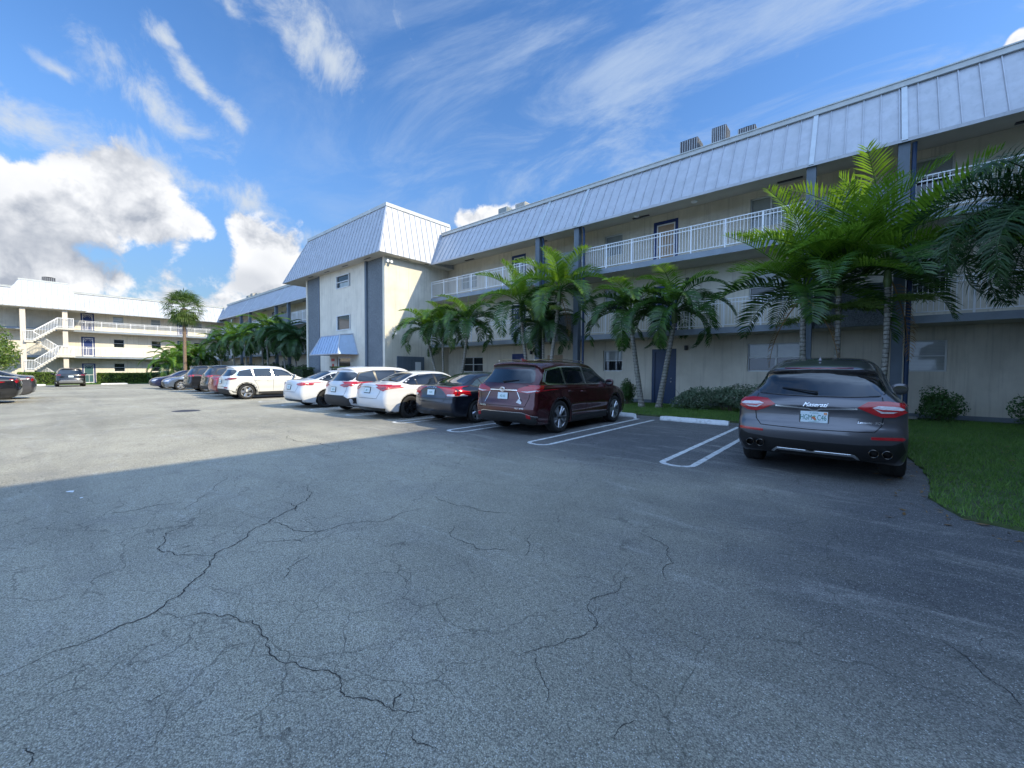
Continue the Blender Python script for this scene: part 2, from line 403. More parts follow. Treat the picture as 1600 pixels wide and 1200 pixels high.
def gz(x, y=0):          # the lot falls very slightly away to the far wing
    return 0.0 if x > -30 else -(-30-x)/38*.30
g = MB()
xs = [-60.2, -50, -40, -30, 8]
for i in range(len(xs)-1):
    a, b_ = xs[i], xs[i+1]
    g.poly([(a, -30, gz(a)), (b_, -30, gz(b_)), (b_, 12.95, gz(b_)), (a, 12.95, gz(a))])
# skirt so that the sheet has an edge
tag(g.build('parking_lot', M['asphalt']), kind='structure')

# lawns: sheet with a ragged edge towards the asphalt
def jag(pts, amp, step, seed):
    r = random.Random(seed); out = []
    for i in range(len(pts)-1):
        p = Vector(pts[i]); q = Vector(pts[i+1]); L = (q-p).length; n = max(1, int(L/step))
        d = (q-p).normalized(); nn = Vector((-d.y, d.x))
        for k in range(n):
            o = p.lerp(q, k/n)+nn*r.uniform(-amp, amp); out.append((o.x, o.y))
    out.append(tuple(pts[-1])); return out
E_LINE = [(.66, 13.0), (.66, 9.6), (.78, 8.3), (.72, 7.2), (.63, 6.75), (.72, 6.3), (.90, 5.98), (1.3, 5.86), (2.2, 5.95), (4.0, 6.1)]
edge = jag(E_LINE, .035, .12, 3)
top = jag([(-20.0, 13.02), (.66, 13.02)], .03, .25, 4)
lawn_poly = top[:-1]+edge+[(4.0, 18.1), (-20.0, 18.1)]
def sheet(name, poly, z, mt, skirt=.05):
    vs = [Vector((p[0], p[1])) for p in poly]; n = len(vs)
    out = delaunay_2d_cdt(vs, [(i, (i+1) % n) for i in range(n)], [], 1, 1e-5)
    b = MB(); zz = lambda p: z+gz(p[0])
    b.mesh([(v.x, v.y, zz(v)) for v in out[0]], [tuple(f) for f in out[2]])
    for i in range(n):
        p, q = vs[i], vs[(i+1) % n]
        b.poly([(p.x, p.y, zz(p)), (q.x, q.y, zz(q)), (q.x, q.y, zz(q)-skirt), (p.x, p.y, zz(p)-skirt)])
    return b.build(name, mt)
tag(sheet('lawn_soil', lawn_poly, .035, M['soil']), kind='structure')
tag(sheet('planting_strip', jag([(-67.0, 13.0), (-20.05, 13.0)], .02, .8, 5)+[(-20.05, 18.1), (-67.0, 18.1)], .03, M['mulch']), kind='structure')
tag(sheet('planting_strip', [(-67.5, -18), (-60.25, -18), (-60.25, 12.9), (-67.5, 12.9)], .04, M['soil']), kind='structure')

def inpoly(px, py, poly):
    c = np.zeros(px.shape, bool); n = len(poly)
    for i in range(n):
        x1, y1 = poly[i]; x2, y2 = poly[(i+1) % n]
        cond = ((y1 > py) != (y2 > py)) & (px < (x2-x1)*(py-y1)/(y2-y1+1e-12)+x1)
        c ^= cond
    return c
def grass(name, poly, n, hmin, hmax, seed, label=None, wd=.007, dens=None):
    r = np.random.RandomState(seed); P = np.array(poly)
    x0, y0 = P.min(0); x1, y1 = P.max(0)
    x = r.uniform(x0, x1, n*3); y = r.uniform(y0, y1, n*3)
    ok = inpoly(x, y, poly)
    if dens is not None: ok &= r.rand(x.size) < dens(x, y)
    x = x[ok][:n]; y = y[ok][:n]; n = x.size
    patch = .6+.4*np.sin(x*2.1+np.sin(y*1.7)*1.5)*np.sin(y*1.3+x*.7)
    h = r.uniform(hmin, hmax, n)*(.65+.5*patch); a = r.uniform(0, 2*np.pi, n); l = r.uniform(.2, .9, n)*h; b = r.uniform(0, 2*np.pi, n)
    w2 = wd*r.uniform(.6, 1.3, n)
    z = .03+np.where(x > -30, 0, -(-30-x)/38*.30)
    V = np.zeros((n, 3, 3))
    V[:, 0] = np.stack([x-np.cos(a)*w2, y-np.sin(a)*w2, z], 1)
    V[:, 1] = np.stack([x+np.cos(a)*w2, y+np.sin(a)*w2, z], 1)
    V[:, 2] = np.stack([x+np.cos(b)*l, y+np.sin(b)*l, z+h], 1)
    me = bpy.data.meshes.new(name); me.from_pydata(V.reshape(-1, 3).tolist(), [], np.arange(n*3).reshape(-1, 3).tolist())
    me.materials.append(M['grass']); o = bpy.data.objects.new(name, me); COL.objects.link(o)
    return tag(o, label, 'grass', kind='stuff')
near = [(-7.5, 13.03), (.62, 13.03)]+[(p[0]-.02, p[1]-.02) for p in edge]+[(4.0, 17.6), (-7.5, 17.6)]
grass('grass', near, 90000, .035, .085, 11, 'shaded green lawn with a ragged edge beside the grey car', .006)
grass('grass', [(-66.5, -10), (-60.3, -10), (-60.3, 12.9), (-66.5, 12.9)], 9000, .05, .12, 12, 'sunlit lawn in front of the far wing', .03)

# traced cracks, cut into the surface as thin dark ribbons (ground metres)
def unproj(x, y):
    d = pixdir(x, y); t = -CH/d.z; return (d.x*t, d.y*t)
CR = [(0.0057,[(-3.09,-0.15),(-3.1,-0.08),(-3.16,0.04),(-3.14,0.18),(-3.17,0.24),(-3.18,0.37),(-3.21,0.44),(-3.3,0.5),(-3.36,0.6),(-3.52,0.71),(-3.72,0.82),(-3.84,0.88),(-3.91,0.94),(-3.94,1.04),(-4.11,1.19),(-4.27,1.41),(-4.57,1.78),(-5.18,2.15),(-5.34,2.3)]),(0.0047,[(-3.84,0.88),(-4.0,0.75),(-4.19,0.66),(-4.34,0.61),(-4.53,0.69),(-4.7,0.72),(-4.77,0.86),(-4.89,0.92)]),(0.0036,[(-3.21,0.44),(-3.05,0.5),(-2.99,0.6),(-2.86,0.67),(-2.84,0.72),(-2.71,0.74),(-2.67,0.79),(-2.5,0.78),(-2.37,0.76),(-2.23,0.76),(-2.13,0.81),(-2.02,0.84),(-1.91,0.9),(-1.85,0.91),(-1.77,0.87),(-1.69,0.89),(-1.64,0.93),(-1.55,0.96),(-1.46,1.0),(-1.38,1.05)]),(0.0036,[(-3.9,1.03),(-3.84,1.17),(-3.75,1.31),(-3.62,1.44),(-3.71,1.65),(-3.7,1.86),(-3.62,2.04),(-3.48,2.16),(-3.53,2.34),(-3.51,2.69)]),(0.0047,[(-4.24,1.46),(-4.04,1.5),(-3.81,1.54),(-3.7,1.67)]),(0.0047,[(-4.86,1.71),(-4.57,1.78),(-4.38,1.72)]),(0.0036,[(-5.23,0.97),(-5.42,1.0),(-5.58,1.14),(-6.23,1.51),(-6.81,1.89)]),(0.0031,[(-3.03,1.05),(-3.19,1.18),(-3.3,1.4)]),(0.0036,[(-6.91,2.35),(-6.27,2.25),(-6.09,2.53),(-6.03,2.98),(-5.82,3.62)]),(0.0047,[(-3.76,2.99),(-3.45,2.95),(-3.15,3.0),(-2.87,3.05),(-2.69,3.15)]),(0.0042,[(-2.9,2.56),(-2.73,2.36),(-2.54,2.35),(-2.37,2.33),(-2.13,2.5)]),(0.0021,[(-2.36,0.22),(-2.36,0.31),(-2.37,0.38)]),(0.0031,[(-2.3,-0.05),(-2.36,-0.04),(-2.42,-0.06),(-2.43,-0.08)]),(0.0042,[(-1.51,0.98),(-1.55,1.01),(-1.55,1.06)]),(0.0026,[(-1.36,0.97),(-1.29,0.94),(-1.2,0.99)]),(0.0031,[(-1.3,1.53),(-1.28,1.66),(-1.2,1.79),(-1.14,1.93),(-1.12,2.06),(-1.15,2.13),(-1.25,2.19),(-1.28,2.31),(-1.2,2.46),(-1.24,2.7),(-1.14,2.79)]),(0.0026,[(-1.26,1.67),(-1.15,1.57),(-1.07,1.51),(-1.02,1.44)]),(0.0042,[(-1.0,2.85),(-1.06,2.95),(-1.05,3.15),(-1.18,3.41),(-1.31,3.47),(-1.55,3.54)]),(0.0031,[(0.37,3.24),(0.44,3.13),(0.48,3.03),(0.52,2.94),(0.57,2.88),(0.59,2.8)]),(0.0021,[(-0.7,1.45),(-0.72,1.52),(-0.69,1.62)]),(0.0031,[(-1.98,2.48),(-2.16,2.73),(-2.22,2.85)]),(0.0062,[(-5.73,0.35),(-5.7,0.63),(-5.67,0.99)]),(0.0104,[(-9.67,3.61),(-8.15,3.64),(-7.45,3.82)])]
rc = random.Random(21)
def crack_ribbon(b, pts, wd):
    fine = []
    for i in range(len(pts)-1):
        seg = [Vector(pts[i]), Vector(pts[i+1])]
        for lev in range(5):
            ns = []
            for j in range(len(seg)-1):
                p, q = seg[j], seg[j+1]; mid = (p+q)/2; d = q-p
                ns += [p, mid+Vector((-d.y, d.x))*rc.uniform(-.16, .16)]
            ns.append(seg[-1]); seg = ns
            if (seg[1]-seg[0]).length < .02: break
        fine += seg[:-1]
    fine.append(Vector(pts[-1])); n = len(fine); prev = None
    for i in range(n-1):
        p, q = fine[i], fine[i+1]; d = (q-p)
        if d.length < 1e-6: continue
        nn = Vector((-d.y, d.x)).normalized()
        tt = i/n; e = min(1, 6*tt, 6*(1-tt))
        w0 = wd*(.35+.65*e)*rc.uniform(.35, 1.0)
        a = (p+nn*w0, p-nn*w0)
        if prev: b.poly([(prev[0].x, prev[0].y, .003), (prev[1].x, prev[1].y, .003), (a[1].x, a[1].y, .003), (a[0].x, a[0].y, .003)])
        prev = a
b = MB()
for wd, pts in CR: crack_ribbon(b, pts, wd)
tag(b.build('asphalt_crack', M['crack']), kind='structure')

# painted hairpin lines between the bays
def hairpin(xc, y0, y1, hw=.235, lw=.05, z=.0045):
    b = MB(); P = []; 
    path = [(xc-hw, y1), (xc-hw, y0+hw)]
    for k in range(1, 12):
        t = math.pi+math.pi*k/12; path.append((xc+hw*math.cos(t), y0+hw+hw*math.sin(t)*.8))
    path += [(xc+hw, y0+hw), (xc+hw, y1)]
    # denser straight runs
    dense = []
    for i in range(len(path)-1):
        p, q = Vector(path[i]), Vector(path[i+1]); n = max(1, int((q-p).length/.12))
        dense += [p.lerp(q, k/n) for k in range(n)]
    dense.append(Vector(path[-1])); prev = None
    for i, p in enumerate(dense):
        d = (dense[min(i+1, len(dense)-1)]-dense[max(i-1, 0)]).normalized(); nn = Vector((-d.y, d.x))
        l = lw*rnd.uniform(.86, 1.05); a = (p+nn*l, p-nn*l)
        if prev: b.poly([(prev[0].x, prev[0].y, z+gz(xc)), (prev[1].x, prev[1].y, z+gz(xc)), (a[1].x, a[1].y, z+gz(xc)), (a[0].x, a[0].y, z+gz(xc))])
        prev = a
    tag(b.build('painted_line', M['line']), kind='structure')
LX = [-2.17, -4.9, -7.4, -9.75, -12.4, -15.0, -17.7, -20.3, -22.9, -25.5, -28.1, -30.7, -33.3, -35.9, -38.5]
for x in LX: hairpin(x, 6.38, 12.0)

# wheel stops
def wheel_stop(x, y, rz, label, L=1.86, marks=None, h=.125):
    t = empty('wheel_stop', (x, y, gz(x)+.001), rz, label, 'wheel stop', 'concrete wheel stops at the heads of the bays')
    b = MB(); l = L/2
    prof = [(-.085, 0), (-.085, .035), (-.045, h), (.045, h), (.085, .035), (.085, 0)]
    n = 14; rows = []
    for i in range(n+1):
        xx = -l+L*i/n; dx = .02 if i in (0, n) else 0
        rows.append([(xx, a*(1-.1*(i in (0, n)))+rnd.uniform(-.002, .002), z*(1-.12*(i in (0, n)))+(rnd.uniform(-.002, .002) if z else 0)) for a, z in prof])
    base = len(b.v); b.v += [p for r_ in rows for p in r_]; m_ = len(prof)
    for i in range(n):
        for k in range(m_-1): b.f.append((base+i*m_+k, base+(i+1)*m_+k, base+(i+1)*m_+k+1, base+i*m_+k+1))
    b.f.append(tuple(base+k for k in range(m_))); b.f.append(tuple(base+n*m_+k for k in range(m_))[::-1])
    b.build('concrete_block', M['stop'], t, fix=True)
    if marks:
        for txt, dx, sz in marks:
            o = text_obj(txt, sz, M['fadedtext'], t, 'lettering'); a = math.atan2(h-.035, .04)
            o.location = (dx, -.0665, .052); o.rotation_euler = (a, 0, 0)
    return t
def text_obj(txt, size, mt, parent, name, extrude=.0008, align='LEFT', shear=0, sx=1):
    cu = bpy.data.curves.new(name, 'FONT'); cu.body = txt; cu.size = size; cu.extrude = extrude; cu.align_x = align; cu.shear = shear
    tmp = bpy.data.objects.new(name, cu); COL.objects.link(tmp)
    bpy.context.view_layer.update()
    me = bpy.data.meshes.new_from_object(tmp); bpy.data.objects.remove(tmp)
    me.name = name; me.materials.clear(); me.materials.append(mt)
    if sx != 1:
        for v in me.vertices: v.co.x *= sx
    o = bpy.data.objects.new(name, me); COL.objects.link(o); o.parent = parent
    return o
M['stop'] = mat('stop_white_paint', (.66, .68, .69), .8, .06, 6, .5, 50, dirt=(.33, .33, .32, .75), dscale=7)
M['fadedtext'] = mat('faded_stencil', (.12, .15, .2), .8, dirt=(.62, .64, .65, 1.0), dscale=26)
wheel_stop(-3.6, 12.2, 0, 'white concrete wheel stop with worn stencilled marks in the empty bay', marks=[('VIDE  # 7', -.52, .085), ('57', .62, .085)])
wheel_stop(-59.7, -.4, R(90), 'far white wheel stop before the hedge left of the black suv')
wheel_stop(-59.7, 5.3, R(90), 'far white wheel stop before the long bright hedge', L=2.0)
wheel_stop(-.55, 12.2, 0, 'white wheel stop in front of the grey car with the wide chrome bar', marks=None)
wheel_stop(-6.3, 12.3, 0, 'white wheel stop in front of the maroon car')

# ------------------------------------------------------------------ buildings
def wall_with_openings(b, a0, a1, z0, z1, ops, y0, y1):
    """solid wall y0..y1 between a0..a1 with rectangular holes (oa0, oa1, oz0, oz1)"""
    ops = sorted(o for o in ops if o[1] > a0 and o[0] < a1); cur = a0
    for oa0, oa1, oz0, oz1 in ops:
        if oa0 > cur: b.box(cur, oa0, y0, y1, z0, z1)
        if oz0 > z0: b.box(oa0, oa1, y0, y1, z0, oz0)
        if oz1 < z1: b.box(oa0, oa1, y0, y1, oz1, z1)
        cur = oa1
    if cur < a1: b.box(cur, a1, y0, y1, z0, z1)
def mansard(name, B0, B1, T0, T1, root, step=.41, mt='metal_roof', thick=.03, rib=.032):
    """sloping sheet-metal panel: B0-B1 bottom edge, T0-T1 top edge, upright seams every step metres"""
    B0, B1, T0, T1 = map(Vector, (B0, B1, T0, T1))
    u = (B1-B0).normalized(); L = (B1-B0).length
    nrm = (B1-B0).cross(T0-B0).normalized()
    b = MB(); i = nrm*-thick
    for q in ([B0, B1, T1, T0], [T0+i, T1+i, B1+i, B0+i], [B0+i, B1+i, B1, B0], [T1+i, T0+i, T0, T1], [B0, T0, T0+i, B0+i], [B1+i, T1+i, T1, B1]): b.poly([v[:] for v in q])
    t0 = (T0-B0).dot(u); t1 = (T1-B0).dot(u)
    slope = (T0-B0)-u*t0
    n = int(L/step)
    for k in range(1, n+1):
        x = k*L/(n+1)
        if x < t0: e = x/t0 if t0 > 0 else 1
        elif x > t1: e = (L-x)/(L-t1) if L > t1 else 1
        else: e = 1
        if e < .05: continue
        p = B0+u*x+nrm*rib*.4; b.bar(p[:], (p+slope*e)[:], rib*.8, rib*1.7, upv=nrm[:])
    return b.build(name, M[mt], root)
def railing(root, a0, a1, y, z, name='railing', post=1.24, step=.113):
    b = MB(); n = max(1, round((a1-a0)/post))
    for h, w_ in ((1.05, .045), (.91, .03), (.10, .03)): b.box(a0, a1, y-w_/2, y+w_/2, z+h-.015, z+h+.015)
    for i in range(n+1):
        x = a0+(a1-a0)*i/n; b.box(x-.024, x+.024, y-.026, y+.026, z, z+1.067)
    m_ = max(1, round((a1-a0)/step))
    for i in range(m_+1):
        x = a0+(a1-a0)*i/m_; b.box(x-.0085, x+.0085, y-.0085, y+.0085, z+.086, z+1.034)
    return b.build(name, M['white_rail'], root)
def window(root, a0, a1, z0, z1, y, kind='two', mt=('blind', 'glass'), sash=.5):
    f = MB(); d0, d1 = y-.015, y+.07; w_ = .045
    f.box(a0, a1, d0, d1, z0, z0+w_); f.box(a0, a1, d0, d1, z1-w_, z1)
    f.box(a0, a0+w_, d0, d1, z0+w_, z1-w_); f.box(a1-w_, a1, d0, d1, z0+w_, z1-w_)
    zs = z0+(z1-z0)*sash
    cells = [(a0+w_, a1-w_)]
    if kind == 'two':
        mid = (a0+a1)/2; f.box(mid-.028, mid+.028, d0+.003, d1, z0+w_, z1-w_); cells = [(a0+w_, mid-.028), (mid+.028, a1-w_)]
    for c in cells: f.box(c[0], c[1], d0+.006, d1-.003, zs-.02, zs+.02)
    o = f.build('window', M['frame'], root)
    for c in cells:
        for k, (p, q) in enumerate(((zs+.02, z1-w_), (z0+w_, zs-.02))):
            g_ = MB(); g_.box(c[0], c[1], y+.035+.012*k, y+.055, p, q); g_.build('pane', M[mt[k]], o)
    s = MB(); s.box(a0-.04, a1+.04, y-.05, y+.05, z0-.06, z0-.001); s.build('sill', M['wall'], o)
    return o
def door(root, a0, a1, z0, z1, y, frame='blue', panel='blue', screen=False, arch=False):
    f = MB(); w_ = .13
    f.box(a0, a0+w_, y-.03, y+.07, z0, z1); f.box(a1-w_, a1, y-.03, y+.07, z0, z1); f.box(a0+w_, a1-w_, y-.03, y+.07, z1-w_, z1)
    o = f.build('door', M[frame], root)
    p = MB(); p.box(a0+w_, a1-w_, y+.01, y+.06, z0, z1-w_); pz = p.build('door_panel', M[panel], o)
    if screen or arch:
        s = MB(); c0, c1 = a0+w_+.01, a1-w_-.01; ww = .05; zt = z1-w_-.01
        s.box(c0, c0+ww, y-.012, y+.009, z0, zt); s.box(c1-ww, c1, y-.012, y+.009, z0, zt)
        s.box(c0+ww, c1-ww, y-.012, y+.009, zt-ww, zt); s.box(c0+ww, c1-ww, y-.012, y+.009, z0, z0+.12); s.box(c0+ww, c1-ww, y-.012, y+.009, z0+.95, z0+1.0)
        if arch:
            cx = (c0+c1)/2; rr = (c1-c0)/2-ww
            pts = [(cx+rr*math.cos(t*math.pi/12), y-.004, zt-ww-rr+rr*math.sin(t*math.pi/12)) for t in range(13)]
            s.tube(pts, .018, 5); s.tube([(cx+.6*(p_[0]-cx), p_[1], zt-ww-rr+.6*(p_[2]-(zt-ww-rr))) for p_ in pts], .012, 5)
            for t in range(2, 11, 2): s.bar((cx+rr*.6*math.cos(t*math.pi/12), y-.004, zt-ww-rr+rr*.6*math.sin(t*math.pi/12)), pts[t], .014)
            s.box(cx-.012, cx+.012, y-.01, y+.008, z0+.12, z0+.95)
        s.build('screen_frame', M['white_rail'], o)
    h = MB(); h.lathe([(0, -.06), (.028, -.055), (.03, -.03), (.012, -.02), (.012, .01)], 10, (a1-w_-.09, y, z0+1.0), 'Y'); h.lathe([(0, -.03), (.022, -.028), (.022, .01)], 10, (a1-w_-.09, y, z0+1.15), 'Y')
    h.build('handle', M['steel'], o, smooth=True)
    return o
RAIL_B, WALL_B, MB_B, MB_Z, MT_B, MT_Z = 16.67, 18.16, 16.3, 8.1, 17.50, 10.20
FL = (0.0, 3.10, 6.04)
def wing(root, a0, a1, bays, pairs, openings, doors, mans_breaks, depth=31, skip=None, solid=None, colmat='column'):
    """a three-storey gallery wing in local coordinates (a along, b away from the lot)"""
    for k, z in enumerate(FL):
        zt = (2.90, 5.84, 8.45)[k]
        b = MB(); wall_with_openings(b, a0, a1, z, zt, [o[1:5] for o in openings if o[0] == k]+[o[1:5] for o in doors if o[0] == k], WALL_B, WALL_B+.2)
        b.build('wall', M['wall'], root)
    b = MB()
    segs = []; cur = a0
    for o in sorted(o for o in doors if o[0] == 0):
        segs.append((cur, o[1])); cur = o[2]
    segs.append((cur, a1))
    for p, q in segs: b.box(p, q, WALL_B-.012, WALL_B-.001, 0, .17)
    b.build('base_band', M['wall_grey'], root)
    b = MB(); b.box(a0+.2, a1-.2, depth-.2, depth, 0, 10.1); b.box(a0, a0+.2, WALL_B+.2, depth, 0, 10.1); b.box(a1-.2, a1, WALL_B+.2, depth, 0, 10.1); b.build('back_wall', M['wall'], root)
    for o in openings:
        k, p, q, r_, s_ = o[:5]; kw = o[5] if len(o) > 5 else {}
        window(root, p, q, r_, s_, WALL_B+.10, **kw)
    for o in doors:
        k, p, q, r_, s_ = o[:5]; kw = o[5] if len(o) > 5 else {}
        door(root, p, q, r_, s_, WALL_B+.04, **kw)
    for (s0, s1) in solid:
        for z0, z1 in ((2.90, 3.10), (5.84, 6.04)):
            b = MB(); b.box(s0, s1, RAIL_B, WALL_B-.002, z0, z1); b.build('walkway_slab', M['ceiling'], root)
            b = MB(); b.box(s0, s1, RAIL_B-.035, RAIL_B-.001, z0-.01, z1+.012); b.build('slab_edge', M['slab_edge'], root)
        b = MB(); b.poly([(s0, MB_B+.05, MB_Z+.02), (s1, MB_B+.05, MB_Z+.02), (s1, WALL_B+.1, 8.43), (s0, WALL_B+.1, 8.43)]); b.poly([(s0, MB_B+.05, MB_Z+.08), (s0, WALL_B+.1, 8.49), (s1, WALL_B+.1, 8.49), (s1, MB_B+.05, MB_Z+.08)])
        b.build('soffit', M['ceiling'], root)
        x = s0+2.2
        while x < s1-1:
            b = MB(); b.box(x, x+.75, WALL_B-.62, WALL_B-.50, 8.28, 8.31); b.build('soffit_vent', M['acdark'], root); x += 5.5
    for (r0, r1, k) in bays: railing(root, r0, r1, RAIL_B+.03, FL[k]+.012)
    for (p, q) in pairs:
        for x in (p, q):
            b = MB(); b.box(x-.125, x+.125, MB_B+.06, RAIL_B-.04, 0, 8.16+.0); b.build('column', M[colmat], root)
        for k in (1, 2):
            b = MB(); b.box(p+.15, q-.15, RAIL_B-.10, RAIL_B-.037, FL[k]-.2, FL[k]+1.07); b.build('parapet_panel', M['agg'], root)
    for p, q in mans_breaks:
        mansard('mansard_roof', (p, MB_B, MB_Z), (q, MB_B, MB_Z), (p, MT_B, MT_Z), (q, MT_B, MT_Z), root)
    lo, hi = min(m_[0] for m_ in mans_breaks), max(m_[1] for m_ in mans_breaks)
    for p, q in pairs:
        for x in (p, q):
            if lo < x < hi:
                b = MB(); b.bar((x, MB_B-.03, MB_Z-.02), (x, MT_B-.03, MT_Z), .13, .07, upv=(0, -1, .6)); b.build('roof_batten', M['batten'], root)
    for p, q in mans_breaks:
        b = MB(); b.box(p, q, MT_B-.10, MT_B+.12, MT_Z-.005, MT_Z+.15); b.box(p, q, MT_B-.13, MT_B+.12, MT_Z+.152, MT_Z+.19); b.build('gutter', M['trim'], root)
        b = MB(); b.box(p, q, MB_B-.035, MB_B-.004, MB_Z-.05, MB_Z+.05); b.build('drip_edge', M['metal_roof'], root)
    b = MB(); b.box(lo, hi, MT_B+.125, depth, MT_Z-.1, MT_Z+.05); b.build('flat_roof', M['trim'], root)

# main wing along the right side of the lot
main = empty('apartment_building', (0, 0, 0), 0, 'long three-storey cream apartment wing with galleries behind the parked row', 'building')
W2 = dict(kind='two'); W1 = dict(kind='one')
BB = ('blind', 'blind')
ops = []; drs = []
def bay_right(x):      # x: left column pair right edge
    ops.append((0, x+.62, x+1.62, 1.45, 2.46, dict(kind='one')))
    ops.append((1, x+.62, x+1.62, 4.35, 5.42, dict(kind='one')))
    ops.append((2, x+.62, x+1.55, 7.0, 8.0, dict(kind='one', mt=BB)))
    ops.append((0, x+6.87, x+8.76, 1.47, 2.55, dict(kind='two')))
    ops.append((1, x+6.87, x+8.60, 4.10, 5.36, dict(kind='two')))
    ops.append((2, x+6.85, x+8.2, 7.0, 8.15, dict(kind='two', mt=BB)))
    drs.append((0, x+3.06, x+4.14, .0, 2.45, dict(frame='bluegrey', panel='bluegrey')))
    drs.append((1, x+3.06, x+4.14, 3.1, 5.25, dict(frame='blue', panel='blue', arch=True)))
    drs.append((2, x+3.04, x+4.12, 6.04, 8.1, dict(frame='blue', panel='doorwood', screen=True)))
bay_right(-10.25)
for k, z0, z1 in ((0, 1.5, 2.48), (1, 3.95, 5.1), (2, 7.0, 8.14)):
    ops.append((k, 1.06, 2.02, z0, z1, dict(kind='one', mt=(('blind', 'blind'), ('glass', 'glass'), ('blind', 'glass'))[k], sash=(.5, .42, .5)[k])))
    ops.append((k, 4.3, 5.3, z0, z1, dict(kind='one')))
ops += [(0, -19.86, -17.95, 1.35, 2.30, dict(kind='two', mt=('glass', 'glass'))), (1, -19.9, -18.4, 4.2, 5.3, dict(kind='two')), (2, -19.99, -18.5, 6.7, 7.7, dict(kind='two', mt=BB))]
drs += [(0, -15.55, -14.5, 0, 2.42, dict(frame='blue', panel='blue')), (1, -15.6, -14.55, 3.1, 5.25, dict(frame='blue', panel='blue', arch=True)), (2, -15.6, -14.55, 6.04, 8.1, dict(frame='blue', panel='bluegrey', screen=True)),
        (0, -13.0, -12.0, 0, 2.3, dict(frame='doorwood', panel='doorwood'))]
for x in (-35.0, -38.5, -50.0, -61.5):
    ops += [(0, x, x+1.7, 1.4, 2.4), (1, x, x+1.7, 4.2, 5.3), (2, x, x+1.7, 7.0, 8.0)]
for x in (-41.3, -52.8, -64.0):
    drs += [(0, x, x+1.05, 0, 2.3, dict(frame='blue', panel='bluegrey')), (1, x, x+1.05, 3.1, 5.25, dict(arch=True)), (2, x, x+1.05, 6.04, 8.1, dict(arch=True))]
PAIRS = [(-1.36, .80), (-12.38, -10.13), (-46.75, -43.5), (-58.0, -54.8)]
bays = []
for k in (1, 2):
    bays += [(.98, 6.35, k), (-9.98, -1.51, k), (-21.15, -12.55, k), (-43.3, -31.9, k), (-54.6, -46.95, k), (-66.9, -58.2, k)]
wing(main, -68.0, 6.57, bays, PAIRS, ops, drs, [(-67.2, -31.95), (-21.0, 5.6)], solid=[(-67.0, -31.9), (-21.15, 6.4)])
# downspouts
for x, zt in ((1.02, 8.15), (-9.80, 8.15), (-12.1, 8.15)):
    b = MB(); b.tube([(x, MB_B+.10, zt-.12), (x, MB_B+.18, zt-.25), (x, MB_B+.20, zt-.5), (x, MB_B+.20, .1)], .055, 8); b.build('downspout', M['bluegrey'], main, smooth=True)
# wall lamps over the doors
for x in (-6.65, -15.05):
    for z in (2.62, 5.5):
        b = MB(); b.box(x+.9, x+1.02, WALL_B-.12, WALL_B-.002, z-.25, z-.05, .01); b.build('wall_lamp', M['black'], main)
b = MB(); b.lathe([(0, 0), (.11, 0), (.12, .03), (.12, .05)], 14, (-7.6, 17.2, 8.20)); b.build('ceiling_lamp', M['white_rail'], main)
b = MB(); b.lathe([(0, 0), (.11, 0), (.12, .03), (.12, .05)], 14, (-5.2, 17.2, 8.20)); b.build('ceiling_lamp', M['white_rail'], main)

# entrance tower (part of the same wing's massing, a block of its own)
tw = empty('entrance_tower', (0, 0, 0), 0, 'cream entrance block with tall mansard, two grey stone strips and a blue metal awning', 'building')
X0, X1, YF = -31.82, -21.2, 13.3
topz = 8.10
Wn = [(-27.08, -25.33, 6.86, 7.72), (-27.05, -25.22, 4.07, 5.07), (-26.95, -25.15, 0.0, 2.33)]
b = MB()
# front wall: separate strips so that every opening is a real hole
cols_ = [(-29.50, -27.08)]
wall_with_openings(b, -29.40, -23.35, 0, topz, [], YF, YF+.2) if False else None
b.box(-29.40, -27.08, YF, YF+.2, 0, topz); b.box(-25.15, -23.35, YF, YF+.2, 0, topz)
zc = 0
for (p, q, r_, s_) in ((-27.08, -25.15, 2.33, 4.07), (-27.08, -25.15, 5.07, 6.86), (-27.08, -25.15, 7.72, topz)): b.box(p, q, YF, YF+.2, r_, s_)
b.build('front_wall', M['wall'], tw)
for p_, q_ in ((X0, -31.60), (-21.42, X1), (-29.55, -29.401)):
    b = MB(); b.box(p_, q_, YF, YF+.2, 0, topz); b.build('corner_strip', M['wall'], tw)
for p_, q_ in ((-31.599, -29.70), (-23.15, -21.421)):
    b = MB(); b.box(p_, q_, YF+.06, YF+.2, 0, topz); b.build('stone_panel', M['agg'], tw)
for p_, q_ in ((-29.699, -29.551), (-23.349, -23.151)):
    b = MB(); b.box(p_, q_, YF-.05, YF+.2, 0, topz); b.build('pilaster', M['column'], tw)
b = MB(); b.box(X0, X0+.2, YF+.201, 19, 0, topz); b.build('side_wall', M['wall'], tw)
b = MB(); b.box(X1-.2, X1, YF+.201, 18.15, 0, topz); b.build('side_wall', M['wall'], tw)
b = MB(); b.box(X0+.3, X1-.3, 15.2, 15.3, 0, topz); b.build('inner_wall', M['wall_grey'], tw)
